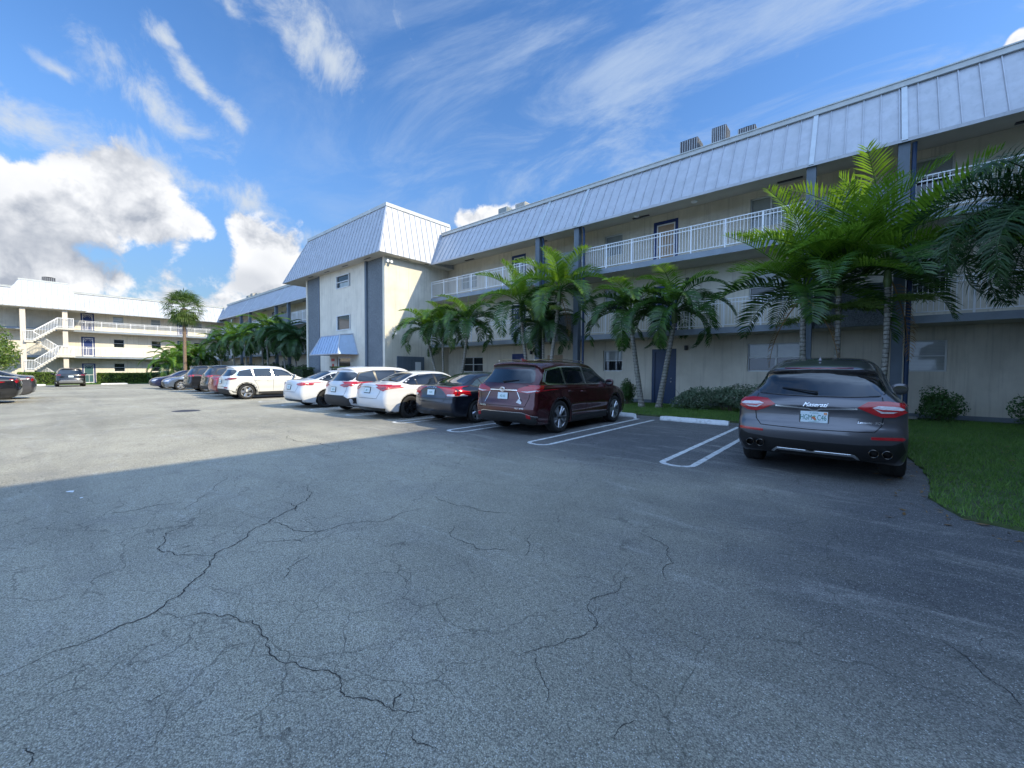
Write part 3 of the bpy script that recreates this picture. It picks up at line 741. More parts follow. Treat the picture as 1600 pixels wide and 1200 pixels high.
for i_, (p, q, r_, s_) in enumerate(Wn[:2]):
    f = MB(); f.box(p, q, YF-.03, YF+.1, s_-.05, s_); f.box(p, q, YF-.03, YF+.1, r_, r_+.05); f.box(p, p+.09, YF-.03, YF+.1, r_+.05, s_-.05); f.box(q-.05, q, YF-.03, YF+.1, r_+.05, s_-.05)
    if i_ == 0: f.box(p+.09, q-.05, YF-.02, YF+.08, 7.25, 7.3)
    fo = f.build('window', M['frame'], tw)
    g_ = MB(); g_.box(p+.09, q-.05, YF+.05, YF+.08, r_+.05, s_-.05); g_.build('pane', M['glass' if i_ else 'glass'], fo)
    if i_ == 0:
        g_ = MB(); g_.box(p+.5, q-.05, YF+.03, YF+.045, r_+.05, 7.22); g_.build('pane', M['blind'], fo)
door(tw, -26.95, -25.15, 0, 2.33, YF+.05, frame='frame', panel='glass')
MLO = (-34.35, -20.62, 12.62, 8.12); MHI = (-31.75, -21.27, 13.5, 11.05)
yb = 18.3
mansard('mansard_roof', (MLO[0], MLO[2], MLO[3]), (MLO[1], MLO[2], MLO[3]), (MHI[0], MHI[2], MHI[3]), (MHI[1], MHI[2], MHI[3]), tw, step=.40)
mansard('mansard_roof', (MLO[1], MLO[2], MLO[3]), (MLO[1], yb, MLO[3]), (MHI[1], MHI[2], MHI[3]), (MHI[1], yb, MHI[3]), tw, step=.42)
mansard('mansard_roof', (MLO[0], yb, MLO[3]), (MLO[0], MLO[2], MLO[3]), (MHI[0], yb, MHI[3]), (MHI[0], MHI[2], MHI[3]), tw, step=.42)
for p, q in (((MLO[1], MLO[2], MLO[3]), (MHI[1], MHI[2], MHI[3])), ((MLO[0], MLO[2], MLO[3]), (MHI[0], MHI[2], MHI[3]))):
    b = MB(); b.bar(p, q, .07, .05); b.build('hip_cap', M['metal_roof'], tw)
b = MB(); b.box(MHI[0]-.06, MHI[1]+.06, MHI[2]-.06, MHI[2]+.10, MHI[3]-.02, MHI[3]+.18)
b.box(MHI[1]-.10, MHI[1]+.06, MHI[2]+.10, yb, MHI[3]-.02, MHI[3]+.18); b.box(MHI[0]-.06, MHI[0]+.10, MHI[2]+.10, yb, MHI[3]-.02, MHI[3]+.18)
b.build('parapet_trim', M['trim'], tw)
b = MB(); b.box(MHI[0]+.1, MHI[1]-.1, MHI[2]+.1, yb, MHI[3]-.1, MHI[3]+.02); b.box(MHI[0], MHI[1], yb, yb+.1, 8, MHI[3]+.1); b.build('flat_roof', M['trim'], tw)
b = MB(); b.box(MLO[0]+.03, MLO[1]-.03, MLO[2]+.03, yb, MLO[3]-.02, MLO[3]-.005); b.build('soffit', M['ceiling'], tw)
for x in (-30.6, -28.1, -25.6, -22.9):
    b = MB(); b.box(x, x+.7, 12.95, 13.03, 8.085, 8.098); b.build('soffit_vent', M['acdark'], tw)
for y in (14.2, 16.0):
    b = MB(); b.box(-20.98, -20.9, y, y+.6, 8.085, 8.098); b.build('soffit_vent', M['acdark'], tw)
# awning
AL, AR = -28.15, -24.2
aw = MB(); aw.poly([(AL, 11.97, 2.42), (AR, 11.97, 2.42), (-24.84, 12.4, 3.64), (-27.35, 12.4, 3.64)])
awn = empty('awning', parent=tw)
mansard('awning_front', (AL, 11.97, 2.42), (AR, 11.97, 2.42), (-27.35, 12.4, 3.62), (-24.84, 12.4, 3.62), awn, step=.36, mt='awnblue', rib=.032)
mansard('awning_side', (AR, 11.97, 2.42), (AR, 13.28, 2.42), (-24.84, 12.4, 3.62), (-24.84, 13.28, 3.74), awn, step=5, mt='awnblue')
mansard('awning_side', (AL, 13.28, 2.42), (AL, 11.97, 2.42), (-27.35, 13.28, 3.74), (-27.35, 12.4, 3.62), awn, step=5, mt='awnblue')
b = MB()
for p, q in (((AR, 11.97, 2.42), (-24.84, 12.4, 3.64)), ((AL, 11.97, 2.42), (-27.35, 12.4, 3.64)), ((-27.35, 12.4, 3.64), (-24.84, 12.4, 3.64)), ((-24.84, 12.4, 3.64), (-24.84, 13.29, 3.76)), ((AR, 13.27, 2.42), (-24.84, 13.27, 3.76)), ((AL, 11.97, 2.42), (AR, 11.97, 2.42))): b.bar(p, q, .06)
b.build('awning_trim', M['metal_roof'], awn)
b = MB(); b.mesh([(-27.35, 12.4, 3.62), (-24.84, 12.4, 3.62), (-24.84, 13.28, 3.74), (-27.35, 13.28, 3.74)], [(0, 1, 2, 3)]); b.build('awning_top', M['awnblue'], awn)
# things fixed to the tower
b = MB(); b.box(-27.85, -27.40, YF-.02, YF-.002, 2.03, 2.20); tag(b.build('sign', M['redsign']), 'small red sign on the cream wall left of the entrance door, the upper one', 'sign')
b = MB(); b.box(-27.72, -27.5, YF-.02, YF-.002, 1.62, 1.85); tag(b.build('sign', M['redsign']), 'tiny red notice below the other red sign beside the entrance', 'sign')
t_ = empty('electrical_cabinet', (X1, 15.08, 0), 0, 'grey steel meter cabinet on the sunny side wall of the entrance block', 'cabinet')
b = MB(); b.box(.002, .09, -.99, .99, 0, 2.28, .01); b.build('cabinet_body', M['column'], t_)
b = MB(); b.box(.092, .10, -.98, -.02, .1, 2.2); b.box(.092, .10, .02, .98, .1, 2.2); b.build('cabinet_door', M['column'], t_)
b = MB(); b.box(.101, .106, .28, .72, 1.30, 1.95); b.build('notice', M['paper'], t_)
t_ = empty('security_light', (X1+.02, 13.5, 7.86), 0, 'white twin security light high at the corner of the entrance block', 'light')
b = MB(); b.box(-.02, .06, -.08, .08, -.06, .1, .01); b.build('bracket', M['paper'], t_)
for s in (-1, 1):
    b = MB(); b.lathe([(0, 0), (.05, .0), (.09, .12), (.085, .14), (0, .13)], 12, (.1, s*.12, -.08), 'X'); b.build('lamp_head', M['paper'], t_, smooth=True)
t_ = empty('security_camera', (X1+.01, 13.85, 3.62), 0, 'small white camera low on the side wall of the entrance block', 'camera')
b = MB(); b.box(-.01, .1, -.05, .05, -.04, .06, .01); b.build('bracket', M['paper'], t_)
b = MB(); b.lathe([(0, 0), (.06, 0), (.06, .22), (0, .24)], 12, (.1, .0, -.02), 'X'); b.build('camera_body', M['paper'], t_, smooth=True)

# far wing, facing the lot across its end
far = empty('apartment_building', (-50.34, 0, -.30), R(90), 'far sunlit three-storey cream wing with a corner staircase across the end of the lot', 'building')
ops = []; drs = []
for x in (6.1, 9.55, 13.9, -6.5, -10):
    ops += [(0, x, x+.95, 1.35, 2.35, dict(kind='one', mt=('glass', 'glass'))), (1, x, x+.95, 4.25, 5.25, dict(kind='one', mt=('glass', 'glass'))), (2, x, x+.95, 7.1, 8.0, dict(kind='one', mt=BB))]
for x in (3.42, 12.15, -4.6):
    drs += [(0, x, x+1.1, 0, 2.3, dict(frame='blue', panel='teal', arch=True)), (1, x, x+1.1, 3.1, 5.4, dict(arch=True)), (2, x, x+1.1, 6.04, 8.15, dict(arch=True))]
fb_ = [(2.5, 16.2, 1), (2.5, 16.2, 2), (-15, -2.6, 1), (-15, -2.6, 2)]
wing(far, -15.5, 18.3, fb_, [], ops, drs, [(-15.5, 17.2)], depth=30.5, solid=[(-15.5, 17.4)])
# staircase block on the far wing
sy0, sy1 = -2.45, 3.7          # local a range of the eaves
fb0 = 13.9                      # local b of the front eaves
mansard('mansard_roof', (sy0, fb0, 7.98), (sy1, fb0, 7.98), (-1.0, fb0+1.6, 10.85), (2.35, fb0+1.6, 10.85), far, step=.42)
mansard('mansard_roof', (sy1, fb0, 7.98), (sy1, 16.8, 7.98), (2.35, fb0+1.6, 10.85), (2.35, 18.2, 10.85), far, step=.42)
mansard('mansard_roof', (sy0, 16.8, 7.98), (sy0, fb0, 7.98), (-1.0, 18.2, 10.85), (-1.0, fb0+1.6, 10.85), far, step=.42)
b = MB(); b.box(-1.05, 2.40, fb0+1.56, fb0+1.72, 10.84, 10.98); b.build('parapet_trim', M['trim'], far)
b = MB(); b.box(-1.0, 2.35, fb0+1.72, 18.3, 10.7, 10.85); b.build('flat_roof', M['trim'], far)
b = MB(); b.box(sy0+.03, sy1-.03, fb0+.03, 16.28, 7.93, 7.965); b.build('soffit', M['ceiling'], far)
for x in (-.82, 2.08):
    b = MB(); b.box(x-.19, x+.19, fb0+.35, fb0+.85, 0, 7.93); b.build('column', M['column_cream'], far)
def stair(root, a0, z0, a1, z1, y0, y1, rail=True):
    b = MB(); n = 9
    for i in range(n):
        xa = a0+(a1-a0)*i/n; xb = a0+(a1-a0)*(i+1)/n; z = z0+(z1-z0)*(i+1)/n
        b.box(xa, xb, y0, y1, z-.22, z-.02)
    o = b.build('stair_flight', M['slab_edge' if False else 'ceiling'], root)
    r_ = MB()
    for yy in (y0+.03, y1-.03):
        for h, w_ in ((1.0, .05), (.12, .04)): r_.bar((a0, yy, z0+h), (a1, yy, z1+h), w_)
        for i in range(17):
            t = i/16; x = a0+(a1-a0)*t; z = z0+(z1-z0)*t; r_.box(x-.012, x+.012, yy-.012, yy+.012, z+.0, z+1.0)
    r_.build('handrail', M['white_rail'], o)
S0, S1 = -.15, 1.55
for fl, (za, zb) in enumerate(((0, 3.1), (3.1, 6.04))):
    zm = (za+zb)/2
    stair(far, S1, za, S0, zm, fb0+1.0, fb0+1.95)
    stair(far, S0, zm, S1, zb, fb0+.1-.0+.0, fb0+.98)
    b = MB(); b.box(S0-.62, S0, fb0+.1, fb0+1.95, zm-.2, zm-.0); b.box(S1, 2.75, fb0+.1, 16.6, zb-.2, zb-.004); b.build('landing', M['ceiling'], far)
    r_ = MB()
    for h, w_ in ((1.0, .05), (.12, .04)): r_.bar((S0-.6, fb0+.13, zm+h), (S0, fb0+.13, zm+h), w_); r_.bar((S1, fb0+.13, zb+h), (2.7, fb0+.13, zb+h), w_)
    for i in range(7): x = S0-.6+.1*i; r_.box(x-.012, x+.012, fb0+.12, fb0+.14, zm, zm+1)
    for i in range(12): x = S1+.1*i; r_.box(x-.012, x+.012, fb0+.12, fb0+.14, zb, zb+1)
    for i in range(25): y = fb0+.15+.1*i; r_.box(2.69, 2.71, y-.012, y+.012, zb, zb+1)
    r_.bar((2.7, fb0+.13, zb+1), (2.7, 16.6, zb+1), .05)
    r_.build('landing_railing', M['white_rail'], far)

# wing behind the camera's right shoulder: it shades the near half of the lot
east = empty('apartment_building', (-11.58, 0, .013), R(-90), 'three-storey cream wing closing the right end of the lot beside the lawn', 'building')
ops = []; drs = []
for x in range(-16, 30, 9):
    for k, z in enumerate(FL):
        if k == 0 or True:
            ops.append((k, x, x+1.8, z+1.1, z+2.1)); drs.append((k, x+3.5, x+4.55, z, z+2.1, dict(arch=k > 0)))
wing(east, -18.7, 30, [(-16.4, 0, 1), (-16.4, 0, 2), (2.3, 29, 1), (2.3, 29, 2)], [(0.1, 2.2)], ops, drs, [(-17.2, 30)], solid=[(-17.4, 30)])

# air conditioners on the roofs
def ac_unit(x, y, z, sx, sy, sz, kind, label, rz=0):
    sx *= .80; sz *= .82
    t = empty('air_conditioner', (x, y, z), rz, label, 'air conditioner', 'air conditioners on the flat roofs')
    b = MB(); b.box(-sx/2, sx/2, -sy/2, sy/2, .04, sz, .02); b.build('casing', M[kind], t)
    l = MB(); n = 7
    for i in range(n+1):
        xx = -sx/2+.03+(sx-.06)*i/n; l.box(xx-.012, xx+.012, -sy/2-.02, -sy/2-.001, .08, sz-.04)
    for i in range(12):
        zz = .1+(sz-.18)*i/11; l.box(sx/2+.001, sx/2+.012, -sy/2+.06, sy/2-.06, zz, zz+.012)
    l.build('louvre', M['steel'], t)
    b = MB(); b.lathe([(0, 0), (sx*.36, 0), (sx*.40, .03), (sx*.40, .05), (0, .06)], 16, (0, 0, sz)); b.build('fan_guard', M['black'], t)
    b = MB(); b.box(-sx/2-.05, sx/2+.05, -sy/2-.05, sy/2+.05, 0, .039); b.build('base', M['concrete'], t)
RZ = 10.26
ac_unit(-6.0, 19.3, RZ+.75, .95, .8, .82, 'acdark', 'dark ribbed air conditioner on the roof edge above the big palms, the left one')
ac_unit(-4.8, 19.3, RZ+.75, .72, .7, .98, 'acdark', 'tall dark air conditioner with two white straps on the roof')
ac_unit(-3.8, 19.5, RZ+.6, .8, .7, .80, 'acdark', 'low dark air conditioner, the one nearest to the right along the roof')
for x, s in ((-6.0, .75), (-4.8, .75), (-3.8, .6), (-17.0, .45), (-15.6, .35)):
    b = MB()
    for dx in (-.35, .35):
        for dy in (-.3, .3): b.box(x+dx-.03, x+dx+.03, 19.35+dy-.03, 19.35+dy+.03, RZ, RZ+s-.002)
    tag(b.build('equipment_stand', M['steel']), {-6.0: 'steel roof stand under the left ribbed air conditioner', -4.8: 'steel roof stand under the tall strapped air conditioner', -3.8: 'steel roof stand under the low right air conditioner', -17.0: 'steel roof stand under the dark air conditioner near the entrance block', -15.6: 'steel roof stand under the beige air conditioner'}[x], 'stand', 'stands under the roof units')
ac_unit(-17.0, 19.3, RZ+.45, .9, .8, .95, 'acgrey', 'dark grey air conditioner on the roof just right of the entrance block')
ac_unit(-15.6, 19.3, RZ+.35, .95, .8, .98, 'acbeige', 'beige air conditioner next to the dark one on the roof')
ac_unit(-19.2, 19.2, RZ, 1.4, .8, .95, 'acgrey', 'low flat air conditioner nearest to the entrance block roof')
for i, (x, k, s) in enumerate(((-63.5, 'acgrey', 1.1), (-61.9, 'acbeige', 1.25), (-60.2, 'acgrey', 1.0))):
    ac_unit(x, 19.3, RZ, 1.1, .9, s+.3, k, ('grey air conditioner farthest along the roof near the inner corner', 'beige air conditioner between two grey ones on the far roof', 'grey air conditioner on the far roof, nearest of that trio')[i])
ac_unit(-69.5, 1.1, 9.96, 1.3, .9, 1.95, 'acdark', 'dark air conditioner peeping over the far wing staircase roof', R(90))

# ------------------------------------------------------------------ cars
def paint(name, col, metal=.0, rough=.32, flake=0.0, coat=1.0):
    mt = bpy.data.materials.new(name); mt.use_nodes = True
    t = NT(mt.node_tree); b = t.n['Principled BSDF']; P = t.node('ShaderNodeTexCoord').outputs['Object']
    s = t.node('ShaderNodeSeparateXYZ', {0: P})
    dust = t.m('MULTIPLY', t.rng(s.outputs[2], .75, .22), t.rng(t.noise(P, 5, 5, .65), .35, .8))
    c = t.mix(t.m('MULTIPLY', dust, .15), (*col, 1), (.20, .185, .16))
    t.l.new(c, b.inputs['Base Color']); b.inputs['Metallic'].default_value = metal; b.inputs['Roughness'].default_value = rough
    b.inputs['Coat Weight'].default_value = coat; b.inputs['Coat Roughness'].default_value = .04; b.inputs['Coat IOR'].default_value = 1.5
    return mt
CP = dict(grey=paint('grey_metallic_paint', (.10, .10, .112), .75, .34), maroon=paint('maroon_paint', (.060, .002, .006), .45, .24), navy=paint('dark_blue_paint', (.013, .018, .032), .5, .3),
          white=paint('white_paint', (.60, .61, .63), 0, .3), pearl=paint('pearl_white_paint', (.60, .59, .56), 0, .3), black=paint('black_paint', (.010, .011, .014), .3, .25),
          red=paint('red_paint', (.24, .003, .006), .0, .3), silver=paint('silver_blue_paint', (.16, .20, .27), .7, .3), blue=paint('deep_blue_paint', (.012, .016, .06), .4, .3),
          brown=paint('near_black_paint', (.013, .015, .020), .3, .3), charcoal=paint('charcoal_paint', (.016, .019, .026), .3, .3))
CG = mat('car_glass_tint', (.006, .008, .010), .03, spec=.9, coat=.6)
CGL = mat('car_glass_clear', (.028, .045, .050), .03, spec=.9, coat=.6)
CB = mat('car_black_trim', (.010, .010, .011), .35, coat=.2)
CLAD = mat('car_grey_cladding', (.022, .022, .023), .65, .1, 20)
CH_ = mat('car_chrome', (.88, .89, .91), .22, metal=1.0)
CSEAM = mat('car_panel_gap', (.004, .004, .004), .9)
TY = mat('tyre_rubber', (.014, .014, .014), .85, .2, 12, .3, 80, dirt=(.05, .048, .044, .5), dscale=5)
RIMS = mat('rim_silver', (.42, .43, .45), .28, metal=.85); RIMD = mat('rim_black', (.016, .016, .018), .3, metal=.3); BRK = mat('brake_disc', (.10, .10, .10), .4, metal=.8)
LR = mat('tail_lamp_red', (.36, .004, .010), .12, coat=1); LRD = mat('tail_lamp_dark_red', (.15, .003, .007), .12, coat=1); LW = mat('lamp_clear', (.62, .58, .60), .1, coat=1, var=.15, vscale=30)
LA = mat('lamp_amber', (.5, .16, .02), .15, coat=1)
PW = mat('plate_white', (.60, .70, .74), .4, .05, 30); PG = mat('plate_green_ink', (.01, .16, .14), .5); PO = mat('plate_orange', (.50, .14, .06), .5); PPG = mat('plate_leaf_green', (.10, .36, .18), .5)
PF = CB; STK = mat('sticker_white', (.75, .77, .8), .5); EXH = mat('exhaust_steel', (.12, .11, .10), .25, metal=1)

def chaikin(p, n=1, closed=True):
    for _ in range(n):
        q = []; L = len(p)
        for i in range(L if closed else L-1):
            a, b = p[i], p[(i+1) % L]
            q += [tuple(.75*x+.25*y for x, y in zip(a, b)), tuple(.25*x+.75*y for x, y in zip(a, b))]
        p = q if closed else [p[0]]+q+[p[-1]]
    return p
class Body:
    def __init__(s, S, res=.035):
        s.S = S; s.L, s.W, s.H = S['L'], S['W'], S['H']
        poly = np.array(chaikin(S['sil'], 2)); s.poly = poly
        h = .02; s.h = h; s.y0, s.z0 = poly[:, 0].min()-.4, -.35
        ny = int((poly[:, 0].max()+.4-s.y0)/h)+1; nz = int((s.H+.35-s.z0)/h)+1
        Y, Z = np.meshgrid(s.y0+np.arange(ny)*h, s.z0+np.arange(nz)*h, indexing='ij')
        d = np.full(Y.shape, 1e9); n = len(poly)
        for i in range(n):
            a = poly[i]; b = poly[(i+1) % n]; e = b-a
            t = np.clip(((Y-a[0])*e[0]+(Z-a[1])*e[1])/(e@e+1e-12), 0, 1)
            d = np.minimum(d, np.hypot(Y-a[0]-t*e[0], Z-a[1]-t*e[1]))
        ins = inpoly(Y, Z, [tuple(p) for p in poly]); s.sd = np.where(ins, -d, d)
        s.mesh(res)
    def sdf(s, y, z):
        u = np.clip((y-s.y0)/s.h, 0, s.sd.shape[0]-1.001); v = np.clip((z-s.z0)/s.h, 0, s.sd.shape[1]-1.001)
        i = u.astype(int); j = v.astype(int); u = u-i; v = v-j; g = s.sd
        return g[i, j]*(1-u)*(1-v)+g[i+1, j]*u*(1-v)+g[i, j+1]*(1-u)*v+g[i+1, j+1]*u*v
    def F(s, x, y, z, arch=True):
        S = s.S; hw = s.W/2; ax = np.abs(x); u = ax/hw; l2 = s.L/2
        ss = lambda a, b, t: (lambda q: q*q*(3-2*q))(np.clip((t-a)/(b-a), 0, 1))
        rear = ss(-.35*s.L, -.5*s.L, y); front = ss(.2*s.L, .5*s.L, y)
        low = 1-ss(S['belt']+.02, S['belt']+.25, z)
        y2 = y-S.get('cr', .16)*u**2.6*rear*(.55+.45*low)+S.get('cf', .34)*u**2.4*front
        cab = ss(S['belt']-.1, S['belt']+.3, z)
        z2 = z+(.035+.05*cab)*u**2
        # glass-house roundness in plan (rear and front screens curve)
        y2 = y2-cab*S.get('gr', .16)*u**2*ss(.3, -1.2, y)+cab*.22*u**2*ss(-.2, 1.2, y)
        F1 = s.sdf(y2, z2)
        bz = S['belt']+S.get('bs', .03)*(-y/l2)
        t = (z-bz)
        wl = np.interp(z, [.1, .28, .45, .62, .80], [.93, .965, .995, 1.0, .992])
        sh = S.get('sh', .045)
        up_ = 1-sh*ss(-.10, .02, t)-(S.get('tumble', .24))*np.clip(t, 0, None)/(s.H-bz)
        wz = np.minimum(wl, 1.0)*np.where(t > -.1, up_, 1.0)
        nar = 1-cab*S.get('nar', .10)*ss(-.1*s.L, -.5*s.L, y)
        tp = 1-S.get('tr', .055)*ss(-.25*s.L, -.5*s.L, y)-S.get('tf', .09)*ss(.25*s.L, .5*s.L, y)
        Wd = hw*wz*nar*tp
        r = S['r']
        for yw in S['wy']:
            g_ = np.exp(-((y-yw)/.42)**2)*np.exp(-((z-r*1.1)/.36)**2); Wd = Wd+S.get('flare', .025)*g_
        # body side scallop between the wheels
        Wd = Wd-S.get('scal', .022)*np.exp(-((z-.50)/.12)**2)*ss(-.30*s.L, -.2*s.L, y)*(1-ss(.18*s.L, .26*s.L, y))
        F2 = (ax-Wd)*.94
        k = .05+.13*cab
        k = np.where(z > S['belt']-.05, k, .06+.05*rear)
        hh = np.clip(k-np.abs(F1-F2), 0, None)/k
        Fv = np.maximum(F1, F2)+hh*hh*k*.25
        for dn in S.get('dents', []):    # (zc, hz, hx, depth) pressings in the tail
            q = np.exp(-((z-dn[0])/dn[1])**4)*np.exp(-(x/dn[2])**4)*(y < 0)
            Fv = Fv+dn[3]*q
        if arch:
            for yw in S['wy']:
                fw_ = np.hypot(y-yw, z-r)-(r+S.get('gap', .045))
                fw_ = np.where(z < r, np.abs(y-yw)-(r+S.get('gap', .045)), fw_)
                sub = np.maximum(fw_, (hw-.30)-ax)
                Fv = np.maximum(Fv, -sub)
        return Fv
    def mesh(s, res):
        S = s.S; x = np.arange(-res*.5, s.W/2+.14, res); y = np.arange(-s.L/2-.12, s.L/2+.12, res); z = np.arange(-.02, s.H+.08, res)
        X, Y, Z = np.meshgrid(x, y, z, indexing='ij'); V = s.F(X, Y, Z); neg = V < 0
        nx, ny, nz = V.shape
        cells = np.zeros((nx-1, ny-1, nz-1), bool); c0 = neg[:-1, :-1, :-1]
        acc = np.zeros(cells.shape+(3,)); cnt = np.zeros(cells.shape)
        import itertools
        corners = list(itertools.product((0, 1), repeat=3))
        g = lambda a, c: a[c[0]:nx-1+c[0], c[1]:ny-1+c[1], c[2]:nz-1+c[2]]
        for c in corners:
            for ax_ in range(3):
                if c[ax_] == 0:
                    d = list(c); d[ax_] = 1
                    a, b = g(V, c), g(V, d); ch = (a < 0) != (b < 0)
                    t = np.where(ch, a/(a-b+1e-12), 0)
                    for k in range(3):
                        acc[..., k] += np.where(ch, c[k]+(t if k == ax_ else 0), 0)
                    cnt += ch
        act = cnt > 0; idx = -np.ones(cells.shape, int); idx[act] = np.arange(act.sum())
        I = np.argwhere(act); P = (I+acc[act]/cnt[act][:, None])*res+np.array([x[0], y[0], z[0]])
        # pull onto the exact surface
        for it in range(3):
            e = .004; f0 = s.F(*P.T)
            G = np.stack([(s.F(*(P+np.eye(3)[k]*e).T)-s.F(*(P-np.eye(3)[k]*e).T))/(2*e) for k in range(3)], 1)
            gg = np.clip((G**2).sum(1), .25, None)
            st = np.clip(-f0/gg, -res*.5, res*.5)[:, None]*G; P = P+st
        P[:, 0] = np.where(I[:, 0] == 0, 0, P[:, 0])
        e = .012
        G = np.stack([(s.F(*(P+np.eye(3)[k]*e).T)-s.F(*(P-np.eye(3)[k]*e).T))/(2*e) for k in range(3)], 1)
        quads = []
        for ax_ in range(3):
            o = [(0, 0, 0)]*4
            b1, b2 = [(1, 2), (2, 0), (0, 1)][ax_]
            sl_a = [slice(None)]*3; sl_b = [slice(None)]*3; sl_a[ax_] = slice(0, -1); sl_b[ax_] = slice(1, None)
            A = V[tuple(sl_a)]; Bq = V[tuple(sl_b)]; ch = (A < 0) != (Bq < 0)
            E = np.argwhere(ch); ok = (E[:, b1] > 0) & (E[:, b2] > 0) & (E[:, b1] < V.shape[b1]-1) & (E[:, b2] < V.shape[b2]-1)
            E = E[ok]; sgn = A[tuple(E.T)] < 0
            off = []
            for (p, q) in ((0, 0), (1, 0), (1, 1), (0, 1)):
                d = E.copy(); d[:, b1] -= p; d[:, b2] -= q; off.append(idx[tuple(d.T)])
            Q = np.stack(off, 1); Q = np.where(sgn[:, None], Q[:, ::-1][:, [3, 0, 1, 2]], Q[:, ::-1][:, ::-1]) if False else np.where(sgn[:, None], Q, Q[:, ::-1])
            quads.append(Q)
        Q = np.concatenate(quads)
        # orient by gradient
        a, b, c = P[Q[:, 0]], P[Q[:, 1]], P[Q[:, 2]]; n_ = np.cross(b-a, c-a); gm = G[Q].mean(1)
        fl = (n_*gm).sum(1) < 0; Q[fl] = Q[fl][:, ::-1]
        # mirror
        n = len(P); P2 = P.copy(); P2[:, 0] *= -1; G2 = G.copy(); G2[:, 0] *= -1; Q2 = Q[:, ::-1]+n
        mid = I[:, 0] == 0
        remap = np.arange(2*n); remap[n:][mid] = np.arange(n)[mid]
        V_ = np.concatenate([P, P2]); Gn = np.concatenate([G, G2]); F_ = remap[np.concatenate([Q, Q2])]
        # drop the doubled centre-plane faces
        cx = np.abs(V_[F_][:, :, 0]).max(1) > 1e-6; F_ = F_[cx]
        used = np.unique(F_); m2 = -np.ones(len(V_), int); m2[used] = np.arange(len(used)); s.V = V_[used]; s.N = Gn[used]; s.Fc = m2[F_]
        s.N = s.N/np.linalg.norm(s.N, axis=1)[:, None]
        s.bvh = BVHTree.FromPolygons([tuple(p) for p in s.V], [tuple(int(i) for i in f) for f in s.Fc])
    def build(s, mt, parent):
        me = bpy.data.meshes.new('body'); me.from_pydata(s.V.tolist(), [], s.Fc.tolist()); me.materials.append(mt); me.materials.append(CB)
        S = s.S; r = S['r']; fc = s.V[s.Fc].mean(1)
        fn = s.N[s.Fc].mean(1)
        inside = np.zeros(len(fc), bool)
        for yw in S['wy']:
            inside |= (np.hypot(fc[:, 1]-yw, fc[:, 2]-r) < r+S.get('gap', .045)+.012) & (np.abs(fc[:, 0]) > s.W/2-.33) & (np.abs(fn[:, 0]) < .55)
            inside |= (np.hypot(fc[:, 1]-yw, fc[:, 2]-r) < r+.03) & (np.abs(fc[:, 0]) < s.W/2-.2)
        inside |= (fc[:, 2] < S.get('under', .24)) & (fn[:, 2] < -.5)
        mi = inside.astype(np.int32); me.polygons.foreach_set('material_index', mi)
        me.polygons.foreach_set('use_smooth', np.ones(len(fc), bool))
        vi = np.zeros(len(s.V), bool); vi[s.Fc[inside].ravel()] = True
        for yw in S['wy']: vi |= (np.abs(np.hypot(s.V[:, 1]-yw, s.V[:, 2]-r)-(r+S.get('gap', .045))) < .05)
        nn = s.N.copy(); nn[vi] = 0
        me.update(); me.normals_split_custom_set_from_vertices(nn.tolist())
        o = bpy.data.objects.new('body', me); COL.objects.link(o); o.parent = parent
        return o
    def hit(s, view, a, b):
        if view == 'left' or view == 'right':
            sg = -1 if view == 'left' else 1
            o, d = Vector((sg*3, a, b)), Vector((-sg, 0, 0))
        elif view == 'rear': o, d = Vector((a, -4, b)), Vector((0, 1, 0))
        elif view == 'front': o, d = Vector((a, 4, b)), Vector((0, -1, 0))
        else: o, d = Vector((a, b, 3)), Vector((0, 0, -1))
        loc, nor, i, dist = s.bvh.ray_cast(o, d)
        if loc is None: return None, None, d
        f = s.Fc[i]; w_ = 1/(np.linalg.norm(s.V[f]-np.array(loc), axis=1)+1e-4); n = Vector((s.N[f]*w_[:, None]).sum(0)).normalized()
        if n.dot(d) > 0: n = nor if nor.dot(d) < 0 else -nor
        return loc, n, d
    def patch(s, name, view, poly, mt, parent, off=.004, step=.05, sm=0, depth=.014, tri=None, mirror_poly=False, smooth=True):
        """a piece of trim or glass cut to a 2-D outline and laid on the body surface"""
        if sm: poly = chaikin(poly, sm)
        if tri: vs, fs, edge = tri
        else:
            pts = []
            L = len(poly)
            for i in range(L):
                p = Vector(poly[i]); q = Vector(poly[(i+1) % L]); n = max(1, int((q-p).length/step))
                pts += [p.lerp(q, k/n) for k in range(n)]
            n0 = len(pts); P = np.array([p[:] for p in pts])
            gx = np.arange(P[:, 0].min(), P[:, 0].max(), step); gy = np.arange(P[:, 1].min(), P[:, 1].max(), step)
            if len(gx) and len(gy):
                GX, GY = np.meshgrid(gx, gy); ins = inpoly(GX.ravel(), GY.ravel(), [tuple(p) for p in P])
                for a, b, i_ in zip(GX.ravel(), GY.ravel(), ins):
                    if i_ and np.hypot(P[:, 0]-a, P[:, 1]-b).min() > step*.45: pts.append(Vector((a, b)))
            out = delaunay_2d_cdt(pts, [(i, (i+1) % n0) for i in range(n0)], [], 1, 1e-5)
            vs, fs = [v[:] for v in out[0]], [tuple(f) for f in out[2]]; edge = [tuple(e) for e in out[1]]
            from collections import Counter
            ec = Counter(); 
            for f in fs:
                for i in range(len(f)): ec[tuple(sorted((f[i], f[(i+1) % len(f)])))] += 1
            edge = [e for e, c in ec.items() if c == 1]
        co = []; nr = []; ok = []
        for v in vs:
            l, n, d = s.hit(view, *v)
            if l is None: co.append(None); nr.append(None); continue
            co.append(l+n*off); nr.append(n)
        b = MB(); mp = {}
        for i, c in enumerate(co):
            if c is not None: mp[i] = len(b.v); b.v.append(tuple(c))
        nv = len(b.v); norms = [nr[i] for i in mp]
        ref = None
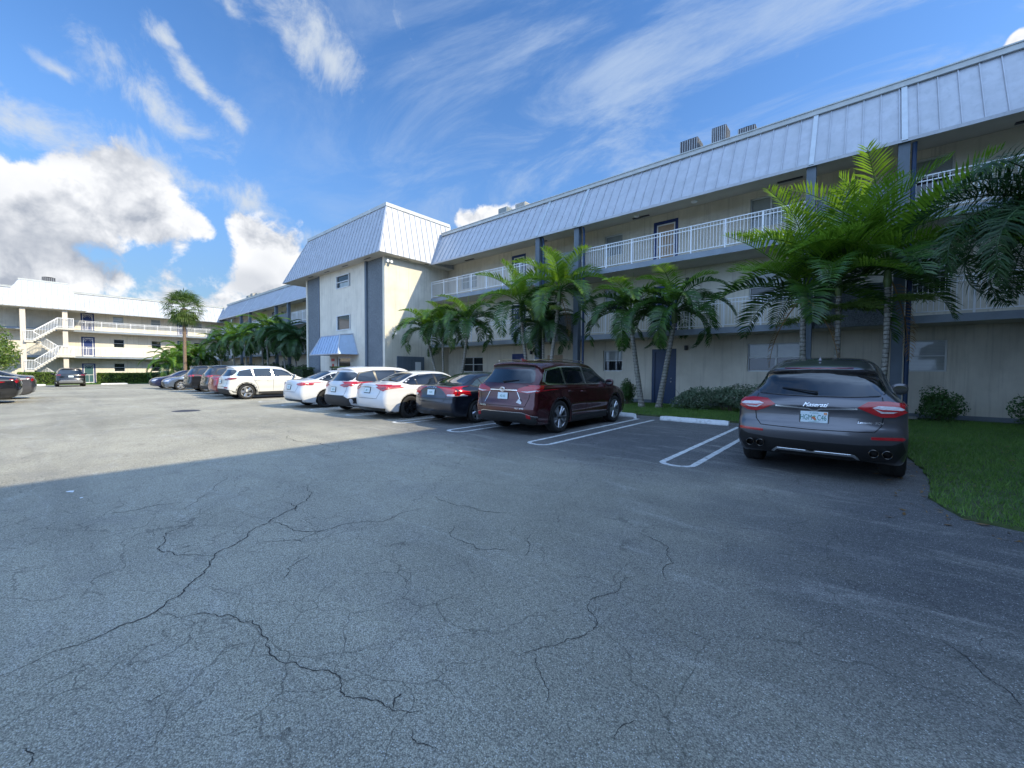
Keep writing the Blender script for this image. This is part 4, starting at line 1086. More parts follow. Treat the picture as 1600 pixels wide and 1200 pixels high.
        for f in fs:
            if all(i in mp for i in f):
                f2 = [mp[i] for i in f]
                a_, b_, c_ = [Vector(b.v[k]) for k in f2[:3]]
                if (b_-a_).cross(c_-a_).dot(norms[f2[0]]) < 0: f2 = f2[::-1]
                b.f.append(tuple(f2))
        lowm = {}
        for e in edge:
            if e[0] in mp and e[1] in mp:
                for i in e:
                    if i not in lowm: lowm[i] = len(b.v); b.v.append(tuple(co[i]-nr[i]*depth))
                b.f.append((mp[e[0]], mp[e[1]], lowm[e[1]], lowm[e[0]]))
        if not b.f: return None
        me = bpy.data.meshes.new(name); me.from_pydata(b.v, [], b.f); me.materials.append(mt)
        me.polygons.foreach_set('use_smooth', [smooth]*len(me.polygons))
        if smooth:
            nn = [tuple(norms[i]) if i < nv else (0, 0, 0) for i in range(len(b.v))]
            me.update(); me.normals_split_custom_set_from_vertices(nn)
        o = bpy.data.objects.new(name, me); COL.objects.link(o); o.parent = parent
        return o
    def line(s, name, view, pts, wd, mt, parent, off=.002, closed=False, joined=None):
        """a narrow strip along a polyline on the surface"""
        P = [Vector(p) for p in pts]; 
        if closed: P.append(P[0])
        fine = []
        for i in range(len(P)-1):
            n = max(1, int((P[i+1]-P[i]).length/.04)); fine += [P[i].lerp(P[i+1], k/n) for k in range(n)]
        fine.append(P[-1]); b = joined or MB(); prev = None
        for i, p in enumerate(fine):
            d = (fine[min(i+1, len(fine)-1)]-fine[max(0, i-1)])
            if d.length < 1e-7: continue
            d.normalize(); nn = Vector((-d.y, d.x))*wd/2
            l, n, dd = s.hit(view, *p); 
            if l is None: prev = None; continue
            l1, n1, _ = s.hit(view, *(p+nn)); l2, n2, _ = s.hit(view, *(p-nn))
            if l1 is None or l2 is None or abs((l1-l).length) > wd*6 or abs((l2-l).length) > wd*6: prev = None; continue
            a = (l1+n1*off, l2+n2*off)
            if prev and (prev[0]-a[0]).length < .2: b.poly([prev[0][:], prev[1][:], a[1][:], a[0][:]])
            prev = a
        if joined is None and b.f: return b.build(name, mt, parent, fix=True)
def wheel_parts(r, wd, style):
    """returns tyre MB and rim MB (outer face towards +X), disc MB"""
    rr = r*.70 if style != 'small' else r*.64
    t = MB(); hw = wd/2
    prof = [(rr-.01, -hw*.75), (rr+.02, -hw*.95), (r-.035, -hw), (r-.008, -hw*.82), (r, -hw*.5), (r, -hw*.18), (r-.006, -hw*.16), (r-.006, -hw*.12), (r, -hw*.1), (r, hw*.1), (r-.006, hw*.12), (r-.006, hw*.16), (r, hw*.18), (r, hw*.5), (r-.008, hw*.82), (r-.035, hw), (rr+.05, hw*1.02), (rr+.02, hw*.97), (rr-.002, hw*.86), (rr-.012, hw*.5)]
    t.lathe(prof, 40, axis='X')
    m_ = MB(); m_.lathe([(rr, hw*.88), (rr-.012, hw*.90), (rr-.028, hw*.80), (rr-.035, hw*.2), (rr-.04, -hw*.7)], 40, axis='X')
    n, tw_, wdt = dict(ten=(5, .16, .034), five=(5, 0, .075), multi=(10, 0, .036), wide=(6, 0, .06), small=(7, 0, .055))[style]
    for k in range(n):
        for dt in ((-tw_, tw_) if tw_ else (0,)):
            a = 2*math.pi*k/n+.3; a1 = a+dt*1.25; a0 = a+dt*.35
            p = (hw*.62, .045*math.cos(a0), .045*math.sin(a0)); q = (hw*.80, (rr-.02)*math.cos(a1), (rr-.02)*math.sin(a1))
            P, Q = Vector(p), Vector(q); d = (Q-P).normalized(); s_ = Vector((1, 0, 0)).cross(d).normalized()
            w0, w1 = wdt*.75, wdt*1.0; th = Vector((.028, 0, 0))
            vs = [P-s_*w0, P+s_*w0, P+s_*w0*.6+th, P-s_*w0*.6+th, Q-s_*w1, Q+s_*w1, Q+s_*w1*.55+th*.7, Q-s_*w1*.55+th*.7]
            m_.mesh([v[:] for v in vs], [(3, 2, 1, 0), (4, 5, 6, 7), (0, 1, 5, 4), (1, 2, 6, 5), (2, 3, 7, 6), (3, 0, 4, 7)])
    m_.lathe([(0, hw*.88), (.03, hw*.88), (.055, hw*.80), (.075, hw*.6), (.07, hw*.2)], 20, axis='X')
    d = MB(); d.lathe([(0, hw*.15), (rr*.80, hw*.15), (rr*.80, hw*.05), (0, hw*.05)], 30, axis='X'); d.lathe([(rr-.03, -hw*.3), (0.05, -hw*.3)], 30, axis='X')
    return t, m_, d
WH = {}
def add_wheels(S, car):
    key = (S['r'], S['tw'], S['rim'], S.get('rimmat', 's'))
    if key not in WH:
        t, m_, d = wheel_parts(S['r'], S['tw'], S['rim'])
        o1 = t.build('tyre', TY, None, smooth=True, fix=True); o2 = m_.build('rim', RIMD if S.get('rimmat') == 'd' else RIMS, None, smooth=True, fix=True); o3 = d.build('brake_disc', BRK, None, smooth=True)
        WH[key] = [o1.data, o2.data, o3.data]
        for o in (o1, o2, o3): bpy.data.objects.remove(o)
    for yw in S['wy']:
        for sg in (1, -1):
            e = empty('wheel', (sg*(S['W']/2-S['tw']/2-.012+S.get('track', 0)), yw, S['r']), 0 if sg > 0 else math.pi, parent=car)
            for nm, me in zip(('tyre', 'rim', 'brake_disc'), WH[key]):
                o = bpy.data.objects.new(nm, me); COL.objects.link(o); o.parent = e; o.rotation_euler = (rnd.uniform(0, 6.28) if nm == 'rim' else 0, 0, 0)
def plate(B, car, z, txt, mt_ink=None, w_=.305, h_=.152, frame=True, y_off=.012, small=None):
    l, n, d = B.hit('rear', 0, z)
    e = empty('licence_plate', (0, l.y-y_off, z), 0, parent=car)
    a = math.atan2(n.z, -n.y); e.rotation_euler = (-max(-.35, min(.35, a)), 0, 0)
    if frame:
        f = MB(); f.box(-w_/2-.014, w_/2+.014, -.004, .012, -h_/2-.022, h_/2+.012, .003); f.build('plate_frame', CB, e)
    p = MB(); p.box(-w_/2, w_/2, -.008, -.003, -h_/2+.002, h_/2-.002, .0015); p.build('plate', PW, e)
    if txt:
        for t_, x in txt:
            o = text_obj(t_, .102, mt_ink or PG, e, 'plate_number', .0006, 'CENTER', sx=.60); o.location = (x, -.0095, -.040); o.rotation_euler = (R(90), 0, 0)
            o.scale = (1, 1, 1)
        # orange fruit and leaves in the middle, sticker top right, state lettering
        b = MB(); b.lathe([(0, -.0005), (.020, -.0004), (.020, .001)], 14, (-.004, -.0088, -.008), 'Y'); b.lathe([(0, -.0005), (.016, -.0004), (.016, .001)], 12, (.010, -.0092, -.026), 'Y'); b.build('plate_emblem', PO, e)
        b = MB(); b.poly([(-.02, -.0094, .006), (.005, -.0094, .022), (.024, -.0094, .008), (.004, -.0094, .002)]); b.poly([(.005, -.0094, -.05), (.03, -.0094, -.045), (.03, -.0094, -.03), (.012, -.0094, -.038)]); b.build('plate_leaves', PPG, e)
        o = text_obj('FLORIDA', .024, PG, e, 'plate_lettering', .0004, 'CENTER'); o.location = (0, -.0092, .046); o.rotation_euler = (R(90), 0, 0)
        o = text_obj('SUNSHINE STATE', .016, PG, e, 'plate_lettering', .0004, 'CENTER'); o.location = (0, -.0092, -.068); o.rotation_euler = (R(90), 0, 0)
        b = MB(); b.box(.108, .145, -.0098, -.0085, .034, .066); b.build('plate_sticker', LA, e)
    elif small:
        o = text_obj(small, .075, PG, e, 'plate_number', .0006, 'CENTER', sx=.7); o.location = (0, -.0095, -.03); o.rotation_euler = (R(90), 0, 0)
    return e
def mirror_poly(p): return [(-a, b) for a, b in p][::-1]
def mk_mirror(B, car, y, z, mt, glass=CG, out=.115):
    for sg, v in ((1, 'right'), (-1, 'left')):
        l, n, d = B.hit(v, y, z)
        if l is None: continue
        e = empty('door_mirror', (l.x, y, z), 0, parent=car)
        b = MB(); bm = bmesh.new(); bmesh.ops.create_icosphere(bm, subdivisions=3, radius=1)
        for q in bm.verts:
            c = q.co; c.x = math.copysign(abs(c.x)**.7, c.x)*.115; c.z = math.copysign(abs(c.z)**.75, c.z)*.10; c.y = c.y*.075 if c.y > 0 else math.copysign(abs(c.y)**.4, c.y)*.03
            c.x += sg*(out+.02)
            c.z += .05
        bm.verts.index_update(); b.mesh([q.co[:] for q in bm.verts], [[q.index for q in f.verts] for f in bm.faces]); bm.free()
        b.bar((0, .02, 0), (sg*.07, .0, .03), .06, .04); b.build('mirror_shell', mt, e, smooth=True)
        g_ = MB(); g_.lathe([(0, 0), (1, 0)], 20, axis='Y'); g_.v = [(x*.095+sg*(out+.02), -.036, zz*.060+.05) for x, yy, zz in g_.v]; g_.build('mirror_glass', glass, e)
def handle(B, car, side, y, z, mt):
    l, n, d = B.hit(side, y, z)
    if l is None: return
    b = MB(); sg = 1 if side == 'right' else -1
    b.tube([(l.x-sg*.01, y-.105, z), (l.x+sg*.028, y-.08, z), (l.x+sg*.034, y, z), (l.x+sg*.028, y+.08, z), (l.x-sg*.01, y+.105, z)], [.010, .014, .015, .014, .010], 8)
    b.build('door_handle', mt, car, smooth=True)
def inset(poly, d):
    """shrink a convex-ish outline by d"""
    P = [Vector(p) for p in poly]; n = len(P); A = sum(P[i].x*P[(i+1) % n].y-P[(i+1) % n].x*P[i].y for i in range(n)); sg = 1 if A > 0 else -1
    out = []
    for i in range(n):
        e1 = (P[i]-P[i-1]).normalized(); e2 = (P[(i+1) % n]-P[i]).normalized(); n1 = Vector((-e1.y, e1.x))*sg; n2 = Vector((-e2.y, e2.x))*sg
        m_ = (n1+n2); m_ = m_/max(.35, m_.length_squared)*2 if m_.length > 1e-6 else n1
        out.append((P[i].x+m_.x*d*.5*1.0*(2/2), P[i].y+m_.y*d*.5))
    return out
def make_car(S, loc, rz, mt, label, cat, detail=1, group='cars parked in the bays', B=None, name=None):
    car = empty(name or S['name'], (loc[0], loc[1], gz(loc[0])), rz, label, cat, group)
    if B is None: B = Body(S, S.get('res', .035) if detail else .05)
    B.build(mt, car)
    gl = S.get('glass', CG); bt = S['belt']; trim = S.get('trim', CB)
    # side glass
    for side in ('right', 'left'):
        w_ = S['dlo']
        B.patch('window_trim', side, w_, CH_ if S.get('chromedlo') else trim, car, off=.003, step=.06, sm=S.get('dlosm', 0))
        for wp in S['wins']: B.patch('window', side, wp, gl if wp[0][0] < S.get('clearfrom', 9) else CGL, car, off=.0075, step=.06)
        sm_ = MB()
        for ln in S['seams']: B.line('seam', side, ln, .011, CSEAM, car, joined=sm_, off=.0015)
        if sm_.f: sm_.build('panel_gap', CSEAM, car, fix=True)
        for hy, hz in S['handles']: handle(B, car, side, hy, hz, S.get('hmat') or mt)
        if 'sill' in S: B.patch('sill_cladding', side, S['sill'], S.get('cladmat', CLAD), car, off=.010, step=.08)
        if S.get('archclad'):
            for yw in S['wy']:
                r0, r1 = S['r']+S.get('gap', .045)-.006, S['r']+S.get('gap', .045)+S['archclad']
                P = [(yw+r1*math.cos(t), S['r']+r1*math.sin(t)) for t in np.linspace(-.42, math.pi+.42, 30)]
                P += [(yw+r0*math.cos(t), S['r']+r0*math.sin(t)) for t in np.linspace(math.pi+.42, -.42, 30)]
                P = [p for p in P if p[1] > .2]
                B.patch('arch_cladding', side, P, S.get('cladmat', CLAD), car, off=.012, step=.05)
    for nm, view, poly, m_, off in S['patches']:
        B.patch(nm, view, poly, mt if m_ is None else m_, car, off=off, step=.045 if detail else .08)
        if view in ('rear', 'front', 'top') and not (min(p[0] for p in poly) < 0 < max(p[0] for p in poly)):
            B.patch(nm, view, mirror_poly(poly), mt if m_ is None else m_, car, off=off, step=.045 if detail else .08)
        elif view == 'right': B.patch(nm, 'left', poly, mt if m_ is None else m_, car, off=off, step=.045 if detail else .08)
    for view, ln, wd, m_ in S.get('lines', []):
        B.line('trim_strip' if m_ is not CSEAM else 'panel_gap', view, ln, wd, m_, car, off=.003 if m_ is CSEAM else .009)
        if view != 'top' and not (min(p[0] for p in ln) < 0 < max(p[0] for p in ln)) and view in ('rear', 'front'):
            B.line('trim_strip' if m_ is not CSEAM else 'panel_gap', view, mirror_poly(ln), wd, m_, car, off=.003 if m_ is CSEAM else .009)
    mk_mirror(B, car, *S['mir'], S.get('mirmat') or mt)
    add_wheels(S, car)
    return car, B

def scl(o, ky, kz):
    return [(a*ky, b*kz) for a, b in o]
def suv(L, W, H, ov, r=.37, tw=.24, rim='ten', name='suv', shape=0, **k):
    ky, kz = L/4.89, H/1.73
    sil = [(-2.20, .24), (-2.36, .32), (-2.44, .46), (-2.45, .66), (-2.40, .80), (-2.38, 1.02), (-2.33, 1.16), (-2.22, 1.30), (-2.02, 1.58), (-2.14, 1.645), (-1.95, 1.69), (-1.5, 1.725), (-.6, 1.73), (.1, 1.715), (.5, 1.64),
           (1.05, 1.28), (1.28, 1.13), (1.55, 1.09), (2.05, 1.00), (2.30, .88), (2.42, .70), (2.45, .48), (2.38, .28), (2.2, .22)]
    S = dict(name=name, L=L, W=W, H=H, r=r, tw=tw, rim=rim, sil=scl(sil, ky, kz), belt=1.12*kz, wy=(ov-L/2, ov-L/2+k.get('wb', 2.79)))
    S['dlo'] = scl([(-1.98, 1.22), (-1.78, 1.50), (-1.2, 1.575), (-.3, 1.585), (.30, 1.53), (.60, 1.40), (1.02, 1.14), (.5, 1.115), (-1.85, 1.15)], ky, kz)
    S['wins'] = [scl(p, ky, kz) for p in ([(-1.90, 1.22), (-1.74, 1.46), (-1.22, 1.545), (-1.16, 1.155), (-1.80, 1.175)], [(-1.09, 1.155), (-1.13, 1.55), (-.30, 1.56), (-.22, 1.145)], [(-.14, 1.145), (-.21, 1.56), (.28, 1.505), (.56, 1.38), (.92, 1.145)])]
    S['seams'] = [scl(p, ky, kz) for p in ([(-.21, 1.13), (-.20, .80), (-.22, .42)], [(-1.14, 1.14), (-1.12, .95), (-.98, .72), (-.90, .42)], [(.95, 1.13), (1.02, .9), (.98, .62), (.93, .42)])]
    S['handles'] = [(-.40*ky, .96*kz), (-.98*ky, .98*kz)]
    S['mir'] = (.86*ky, 1.10*kz)
    S['sill'] = scl([(-.95, .22), (-.95, .38), (1.0, .38), (1.0, .22)], ky, kz)
    if S['wy'][0]: S['sill'] = [(max(a, S['wy'][0]+r+.10) if a < 0 else min(a, S['wy'][1]-r-.10), b) for a, b in S['sill']]
    rgw = W/1.93
    S['rearglass'] = [(x*rgw, z*kz) for x, z in [(-.60, 1.50), (-.66, 1.46), (-.77, 1.22), (-.70, 1.18), (.70, 1.18), (.77, 1.22), (.66, 1.46), (.60, 1.50)]]
    S['patches'] = [('rear_window', 'rear', S['rearglass'], CG, .006),
                    ('windscreen', 'top', [(x*rgw, y*ky) for x, y in [(-.56, .56), (-.70, 1.17), (0, 1.25), (.70, 1.17), (.56, .56), (0, .50)]], CG, .006),
                    ('rear_bumper_trim', 'rear', [(x*rgw, z*kz) for x, z in [(-.80, .30), (-.84, .46), (-.5, .50), (.5, .50), (.84, .46), (.80, .30)]], CLAD, .012),
                    ('front_grille', 'front', [(x*rgw, z*kz) for x, z in [(-.45, .40), (-.5, .78), (.5, .78), (.45, .40)]], CB, .006),
                    ('headlight', 'front', [(x*rgw, z*kz) for x, z in [(.50, .78), (.55, .88), (.84, .93), (.80, .78)]], LW, .008)]
    S['lines'] = [('rear', [(x*rgw, z*kz) for x, z in [(-.80, 1.14), (-.74, .86), (-.66, .66), (.66, .66), (.74, .86), (.80, 1.14)]], .010, CSEAM)]
    S.update({a: b for a, b in k.items() if a != 'wb'})
    return S
def sedan(L, W, H, ov, r=.33, tw=.21, rim='ten', name='sedan', **k):
    ky, kz = L/4.64, H/1.455
    sil = [(-2.12, .24), (-2.26, .34), (-2.31, .48), (-2.31, .66), (-2.27, .84), (-2.25, .98), (-2.22, 1.065), (-2.0, 1.085), (-1.72, 1.115), (-1.35, 1.26), (-.95, 1.405), (-.45, 1.455), (.1, 1.445), (.42, 1.38), (.95, 1.12),
           (1.22, .985), (1.6, .93), (2.0, .84), (2.22, .72), (2.31, .52), (2.25, .30), (2.1, .20), (-1.9, .20)]
    S = dict(name=name, L=L, W=W, H=H, r=r, tw=tw, rim=rim, sil=scl(sil, ky, kz), belt=.97*kz, wy=(ov-L/2, ov-L/2+k.get('wb', 2.70)), tumble=.26, nar=.12, gr=.24, tr=.07, sh=.04, bs=.05)
    S['dlo'] = scl([(-1.55, 1.07), (-1.20, 1.23), (-.85, 1.325), (-.35, 1.355), (.08, 1.345), (.36, 1.27), (.94, .985), (.5, .955), (-1.3, 1.01)], ky, kz)
    S['wins'] = [scl(p, ky, kz) for p in ([(-1.45, 1.07), (-1.20, 1.195), (-1.10, 1.235), (-1.07, 1.025), (-1.3, 1.035)], [(-1.03, 1.02), (-1.05, 1.25), (-.84, 1.30), (-.36, 1.33), (-.30, .995)], [(-.22, .99), (-.28, 1.33), (.06, 1.32), (.34, 1.245), (.86, .985)])]
    S['seams'] = [scl(p, ky, kz) for p in ([(-.27, .97), (-.25, .7), (-.27, .32)], [(-1.22, 1.0), (-1.13, .88), (-.98, .62), (-.92, .32)], [(.88, .96), (.92, .75), (.86, .5), (.82, .32)])]
    S['handles'] = [(-.45*ky, .80*kz), (-1.02*ky, .82*kz)]
    S['mir'] = (.72*ky, .95*kz)
    g_ = W/1.78
    S['patches'] = [('rear_window', 'top', [(x*g_, y*ky) for x, y in [(-.50, -.98), (-.64, -1.63), (0, -1.74), (.64, -1.63), (.50, -.98), (0, -.93)]], CG, .006),
                    ('windscreen', 'top', [(x*g_, y*ky) for x, y in [(-.50, .40), (-.64, 1.03), (0, 1.12), (.64, 1.03), (.50, .40), (0, .34)]], CG, .006),
                    ('rear_bumper_trim', 'rear', [(x*g_, z*kz) for x, z in [(-.70, .24), (-.78, .34), (.78, .34), (.70, .24)]], CB, .010),
                    ('front_grille', 'front', [(x*g_, z*kz) for x, z in [(-.45, .28), (-.5, .58), (.5, .58), (.45, .28)]], CB, .006),
                    ('headlight', 'front', [(x*g_, z*kz) for x, z in [(.42, .60), (.48, .70), (.80, .76), (.76, .62)]], LW, .008)]
    S['lines'] = [('rear', [(x*g_, z*kz) for x, z in [(-.64, 1.02), (-.60, .80), (-.5, .62), (.5, .62), (.60, .80), (.64, 1.02)]], .009, CSEAM)]
    S.update({a: b for a, b in k.items() if a != 'wb'})
    return S
def lamp_box(B, car, name, view, poly, outer, layers):
    pass

def syml(p): return [(-a, b) for a, b in p[::-1]]+p[1:]
def sym(p): return p+[(-a, b) for a, b in p[::-1]]

# --- grey luxury crossover, nearest
S = suv(5.0, 1.98, 1.68, .98, r=.378, tw=.27, rim='multi', name='parked_car', wb=3.0, flare=.045, tr=.035, sh=.06, tumble=.30, nar=.16, gr=.22, res=.025, sil=None)
S['sil'] = [(-2.10, .24), (-2.36, .30), (-2.46, .40), (-2.50, .56), (-2.49, .70), (-2.435, .78), (-2.43, .90), (-2.44, .985), (-2.40, 1.07), (-2.33, 1.12), (-1.99, 1.40), (-2.12, 1.475), (-1.9, 1.545), (-1.3, 1.64), (-.5, 1.68), (.1, 1.66), (.5, 1.57), (1.05, 1.25), (1.3, 1.12),
            (1.7, 1.07), (2.15, .95), (2.38, .78), (2.48, .55), (2.42, .30), (2.2, .22)]
S['dents'] = [(.83, .12, .42, .016)]
S['belt'] = 1.04
S['dlo'] = [(-1.80, 1.15), (-1.35, 1.38), (-.75, 1.485), (0, 1.51), (.42, 1.44), (1.05, 1.12), (.8, 1.07), (-1.6, 1.09)]
S['wins'] = [[(-1.68, 1.15), (-1.3, 1.345), (-1.12, 1.385), (-1.08, 1.11), (-1.55, 1.12)], [(-1.02, 1.11), (-1.05, 1.405), (-.72, 1.455), (-.28, 1.475), (-.2, 1.10)], [(-.13, 1.10), (-.19, 1.475), (.0, 1.48), (.40, 1.41), (.95, 1.10)]]
lightL = [(.455, .975), (.56, 1.045), (.75, 1.055), (.93, 1.03), (.955, .985), (.93, .935), (.82, .875), (.70, .865), (.62, .895)]
S['patches'] = [('rear_window', 'rear', sym([(0, 1.415), (.50, 1.415), (.62, 1.40), (.695, 1.32), (.735, 1.20), (.725, 1.155), (.67, 1.125), (.4, 1.112), (0, 1.107)]), CG, .004),
                ('spoiler_underside', 'rear', sym([(0, 1.462), (.52, 1.458), (.63, 1.43), (.665, 1.38), (.60, 1.405), (0, 1.418)]), CB, .012),
                ('windscreen', 'top', [(-.56, .56), (-.72, 1.18), (0, 1.26), (.72, 1.18), (.56, .56), (0, .50)], CG, .006),
                ('tail_lamp', 'rear', lightL, LR, .016), ('tail_lamp_lens', 'rear', [(.60, .975), (.66, .998), (.86, .992), (.905, .966), (.80, .922), (.69, .918)], LW, .0195),
                ('tail_lamp_lens', 'rear', [(.60, .972), (.70, .960), (.88, .955), (.84, .942), (.70, .940)], LR, .022),
                ('rear_reflector', 'rear', [(.60, .585), (.60, .618), (.90, .630), (.925, .612), (.90, .592)], LR, .010),
                ('rear_bumper_trim', 'rear', sym([(0, .50), (.5, .505), (.80, .53), (.90, .575), (.93, .46), (.84, .30), (0, .27)]), CB, .006),
                ('diffuser_trim', 'rear', sym([(0, .375), (.44, .375), (.475, .34), (.50, .315), (.46, .318), (.42, .352), (0, .352)]), CH_, .022),
                ('front_grille', 'front', [(-.45, .40), (-.5, .78), (.5, .78), (.45, .40)], CB, .006), ('headlight', 'front', [(.50, .78), (.55, .88), (.84, .93), (.80, .78)], LW, .008)]
S['lines'] = [('rear', syml([(0, .915), (.03, .917), (.06, .936), (.25, .948), (.455, .957)]), .017, CH_),
              ('rear', [(.70, 1.11), (.715, 1.0), (.715, .9), (.70, .76), (.63, .675), (0, .66), (-.63, .675), (-.70, .76), (-.715, .9), (-.715, 1.0), (-.70, 1.11)], .010, CSEAM),
              ('rear', syml([(0, 1.422), (.5, 1.42), (.63, 1.40), (.70, 1.32), (.742, 1.20), (.73, 1.15), (.67, 1.116), (.4, 1.102), (0, 1.098)]), .008, CSEAM),
              ('rear', [(-.40, 1.478), (.40, 1.478)], .012, LRD)]
S['mir'] = (.92, 1.08)
S['sill'] = [(-1.0, .22), (-1.0, .33), (1.0, .33), (1.0, .22)]
lev, BL = make_car(S, (-.47, 9.42), R(0), CP['grey'], 'dark grey crossover with slim red lamps joined by a chrome bar, beside the lawn', 'car', name='parked_car')
lev.scale = (1, 1, 1.03)
plate(BL, lev, .825, [('HGM', -.088), ('C46', .088)])
def on_rear(B, parent, txt, size, x, z, mt, name, shear=0, sx=1.0, align='CENTER', off=.006, bold=0):
    o = text_obj(txt, size, mt, parent, name, .0012, align, shear, sx)
    for v in o.data.vertices:
        l, n, d = B.hit('rear', x+v.co.x, z+v.co.y)
        if l is not None: p = l+n*(off+v.co.z); v.co = p
    return o
on_rear(BL, lev, 'Maserati', .074, 0, .966, CH_, 'lettering', shear=.55, sx=1.05)
on_rear(BL, lev, 'Levante  SQ4', .042, .585, .775, CH_, 'lettering', shear=.3, sx=1.1)
# wiper, aerial fin, exhausts
def tube_obj(pts, rad, n, name, mt, parent): b = MB(); b.tube(pts, rad, n); return b.build(name, mt, parent, smooth=True)
def wiper(B, car, x0, x1, z0, z1, n=8):
    P = []
    for i in range(n+1):
        t = i/n; l, nn, d = B.hit('rear', x0+(x1-x0)*t, z0+(z1-z0)*t)
        if l is not None: P.append((l+nn*(.03-.012*t))[:])
    b = MB(); b.tube(P, [.020]+[.015-.009*i/n for i in range(1, len(P))], 6); b.tube([P[-1], P[2]], .008, 5); b.build('rear_wiper', CB, car, smooth=True)
wiper(BL, lev, .03, -.40, 1.135, 1.195)
b = MB(); b.mesh([(-.02, -1.62, 1.60), (.02, -1.62, 1.60), (0, -1.60, 1.655), (-.02, -1.42, 1.615), (.02, -1.42, 1.615)], [(0, 1, 2), (0, 2, 3), (1, 4, 2), (3, 2, 4)]); b.build('aerial_fin', CP['grey'], lev)
for sx_ in (-1, 1):
    for xx in (.63, .76):
        b = MB(); y_ = -2.475
        b.lathe([(.030, .14), (.050, .02), (.052, 0), (.047, -.004), (.043, .0), (.040, .10), (0, .10)], 18, (sx_*xx, y_, .415), 'Y'); o = b.build('exhaust_tip', EXH, lev, smooth=True)
b = MB(); b.box(-.62, .62, -2.0, -1.2, .22, .30, .02); b.build('underbody_tray', CB, lev)

# --- maroon mid-size suv
S = suv(4.89, 1.93, 1.73, 1.05, r=.385, tw=.245, rim='ten', name='parked_car', wb=2.79, chromedlo=True, archclad=.055, flare=.06, dents=[(.90, .13, .55, .02)], tumble=.17, nar=.055, gr=.10, cr=.11, tr=.03, sh=.055)
S['patches'] = [p for p in S['patches'] if p[0] not in ('rear_bumper_trim',)]+[
    ('tail_lamp', 'rear', [(.40, .985), (.44, 1.06), (.62, 1.105), (.985, 1.135), (.985, 1.08), (.93, 1.0), (.72, .955)], LR, .014),
    ('tail_lamp_lens', 'rear', [(.50, .995), (.70, .972), (.92, 1.005), (.93, 1.03), (.70, 1.0)], LW, .017),
    ('tail_lamp', 'right', [(-2.28, 1.135), (-1.98, 1.13), (-2.06, 1.06), (-2.20, .99), (-2.28, .96)], LR, .012),
    ('rear_bumper_trim', 'rear', sym([(0, .52), (.60, .52), (.74, .48), (.92, .44), (.95, .36), (.80, .26), (0, .26)]), CLAD, .014),
    ('rear_reflector', 'rear', [(.70, .42), (.70, .50), (.80, .47), (.80, .40)], LR, .022),
    ('spoiler_underside', 'rear', sym([(0, 1.615), (.5, 1.605), (.64, 1.56), (.66, 1.50), (.60, 1.485), (.5, 1.515), (0, 1.53)]), CB, .006)]
S['lines'] += [('rear', [(-.44, 1.0), (-.40, 1.02), (.40, 1.02), (.44, 1.0)], .022, CH_), ('rear', [(.42, .98), (.52, .80), (.56, .72)], .012, CH_), ('rear', syml([(0, .525), (.60, .525), (.74, .485), (.93, .445)]), .014, CH_)]
hl, BH = make_car(S, (-6.30, 9.42), 0, CP['maroon'], 'maroon family suv with chrome-edged windows and a white diamond sticker on its tailgate', 'car', name='parked_car')
plate(BH, hl, .885, None, small='N21 B3', frame=False)
wiper(BH, hl, -.04, .38, 1.20, 1.24)
on_rear(BH, hl, 'TOYOTA', .05, -.62, .63, CH_, 'lettering', sx=1.1); on_rear(BH, hl, 'XLE  AWD', .045, .52, .60, CH_, 'lettering', sx=1.1)
l, n, d = BH.hit('rear', -.02, 1.03)
b = MB(); 
for (rx, rz_) in ((.075, .052), (.028, .050), (.055, .022)):
    pts = [(-.02+rx*math.cos(t), l.y-.018, 1.035+(.012 if rz_ == .022 else 0)+rz_*math.sin(t)) for t in np.linspace(0, 2*math.pi, 25)]; b.tube(pts, .0065, 6, cap=False)
b.build('emblem', CH_, hl, smooth=True)
l, n, d = BH.hit('rear', .50, .76)
b = MB(); b.poly([(.50, l.y-.012, .84), (.42, l.y-.012, .755), (.50, l.y-.012, .67), (.58, l.y-.012, .755)]); b.build('sticker', STK, hl)
l, n, d = BH.hit('rear', .0, 1.64)
b = MB(); b.mesh([(-.03, -1.72, 1.71), (.03, -1.72, 1.71), (0, -1.71, 1.775), (-.02, -1.50, 1.72), (.02, -1.50, 1.72)], [(0, 1, 2), (0, 2, 3), (1, 4, 2), (3, 2, 4)]); b.build('aerial_fin', CP['maroon'], hl)
for sx_ in (-1, 1):
    tube_obj([(sx_*.56, -1.9, 1.71), (sx_*.60, -1.6, 1.735), (sx_*.61, -.6, 1.75), (sx_*.58, .2, 1.715)], .013, 6, 'roof_rail', CH_, hl)

# --- dark saloon with tall shoulder lamps
S = sedan(4.60, 1.80, 1.43, 1.00, r=.325, tw=.21, rim='five', name='parked_car', wb=2.72, glass=CGL, sh=.075, tumble=.27, dents=[(.83, .11, .52, .014)])
S['patches'] += [('tail_lamp', 'rear', [(.62, .78), (.62, .87), (.68, 1.01), (.76, 1.03), (.86, 1.0), (.88, .78)], LR, .012), ('tail_lamp', 'right', [(-2.20, .76), (-2.08, .78), (-2.03, .88), (-2.08, .98), (-2.20, 1.02)], LR, .010),
                 ('tail_lamp_lens', 'rear', [(.62, .775), (.62, .82), (.90, .83), (.92, .77)], LW, .016)]
S['lines'] += [('rear', syml([(0, .70), (.70, .70), (.93, .71)]), .03, CB)]
vo, BV = make_car(S, (-8.95, 9.28), 0, CP['navy'], 'dark blue-green saloon with tall red corner lamps, between the maroon suv and a white saloon', 'car', name='parked_car')
plate(BV, vo, .865, None, small='IY4 P2', frame=False)
on_rear(BV, vo, 'V O L V O', .062, 0, .985, CH_, 'lettering', sx=1.5)

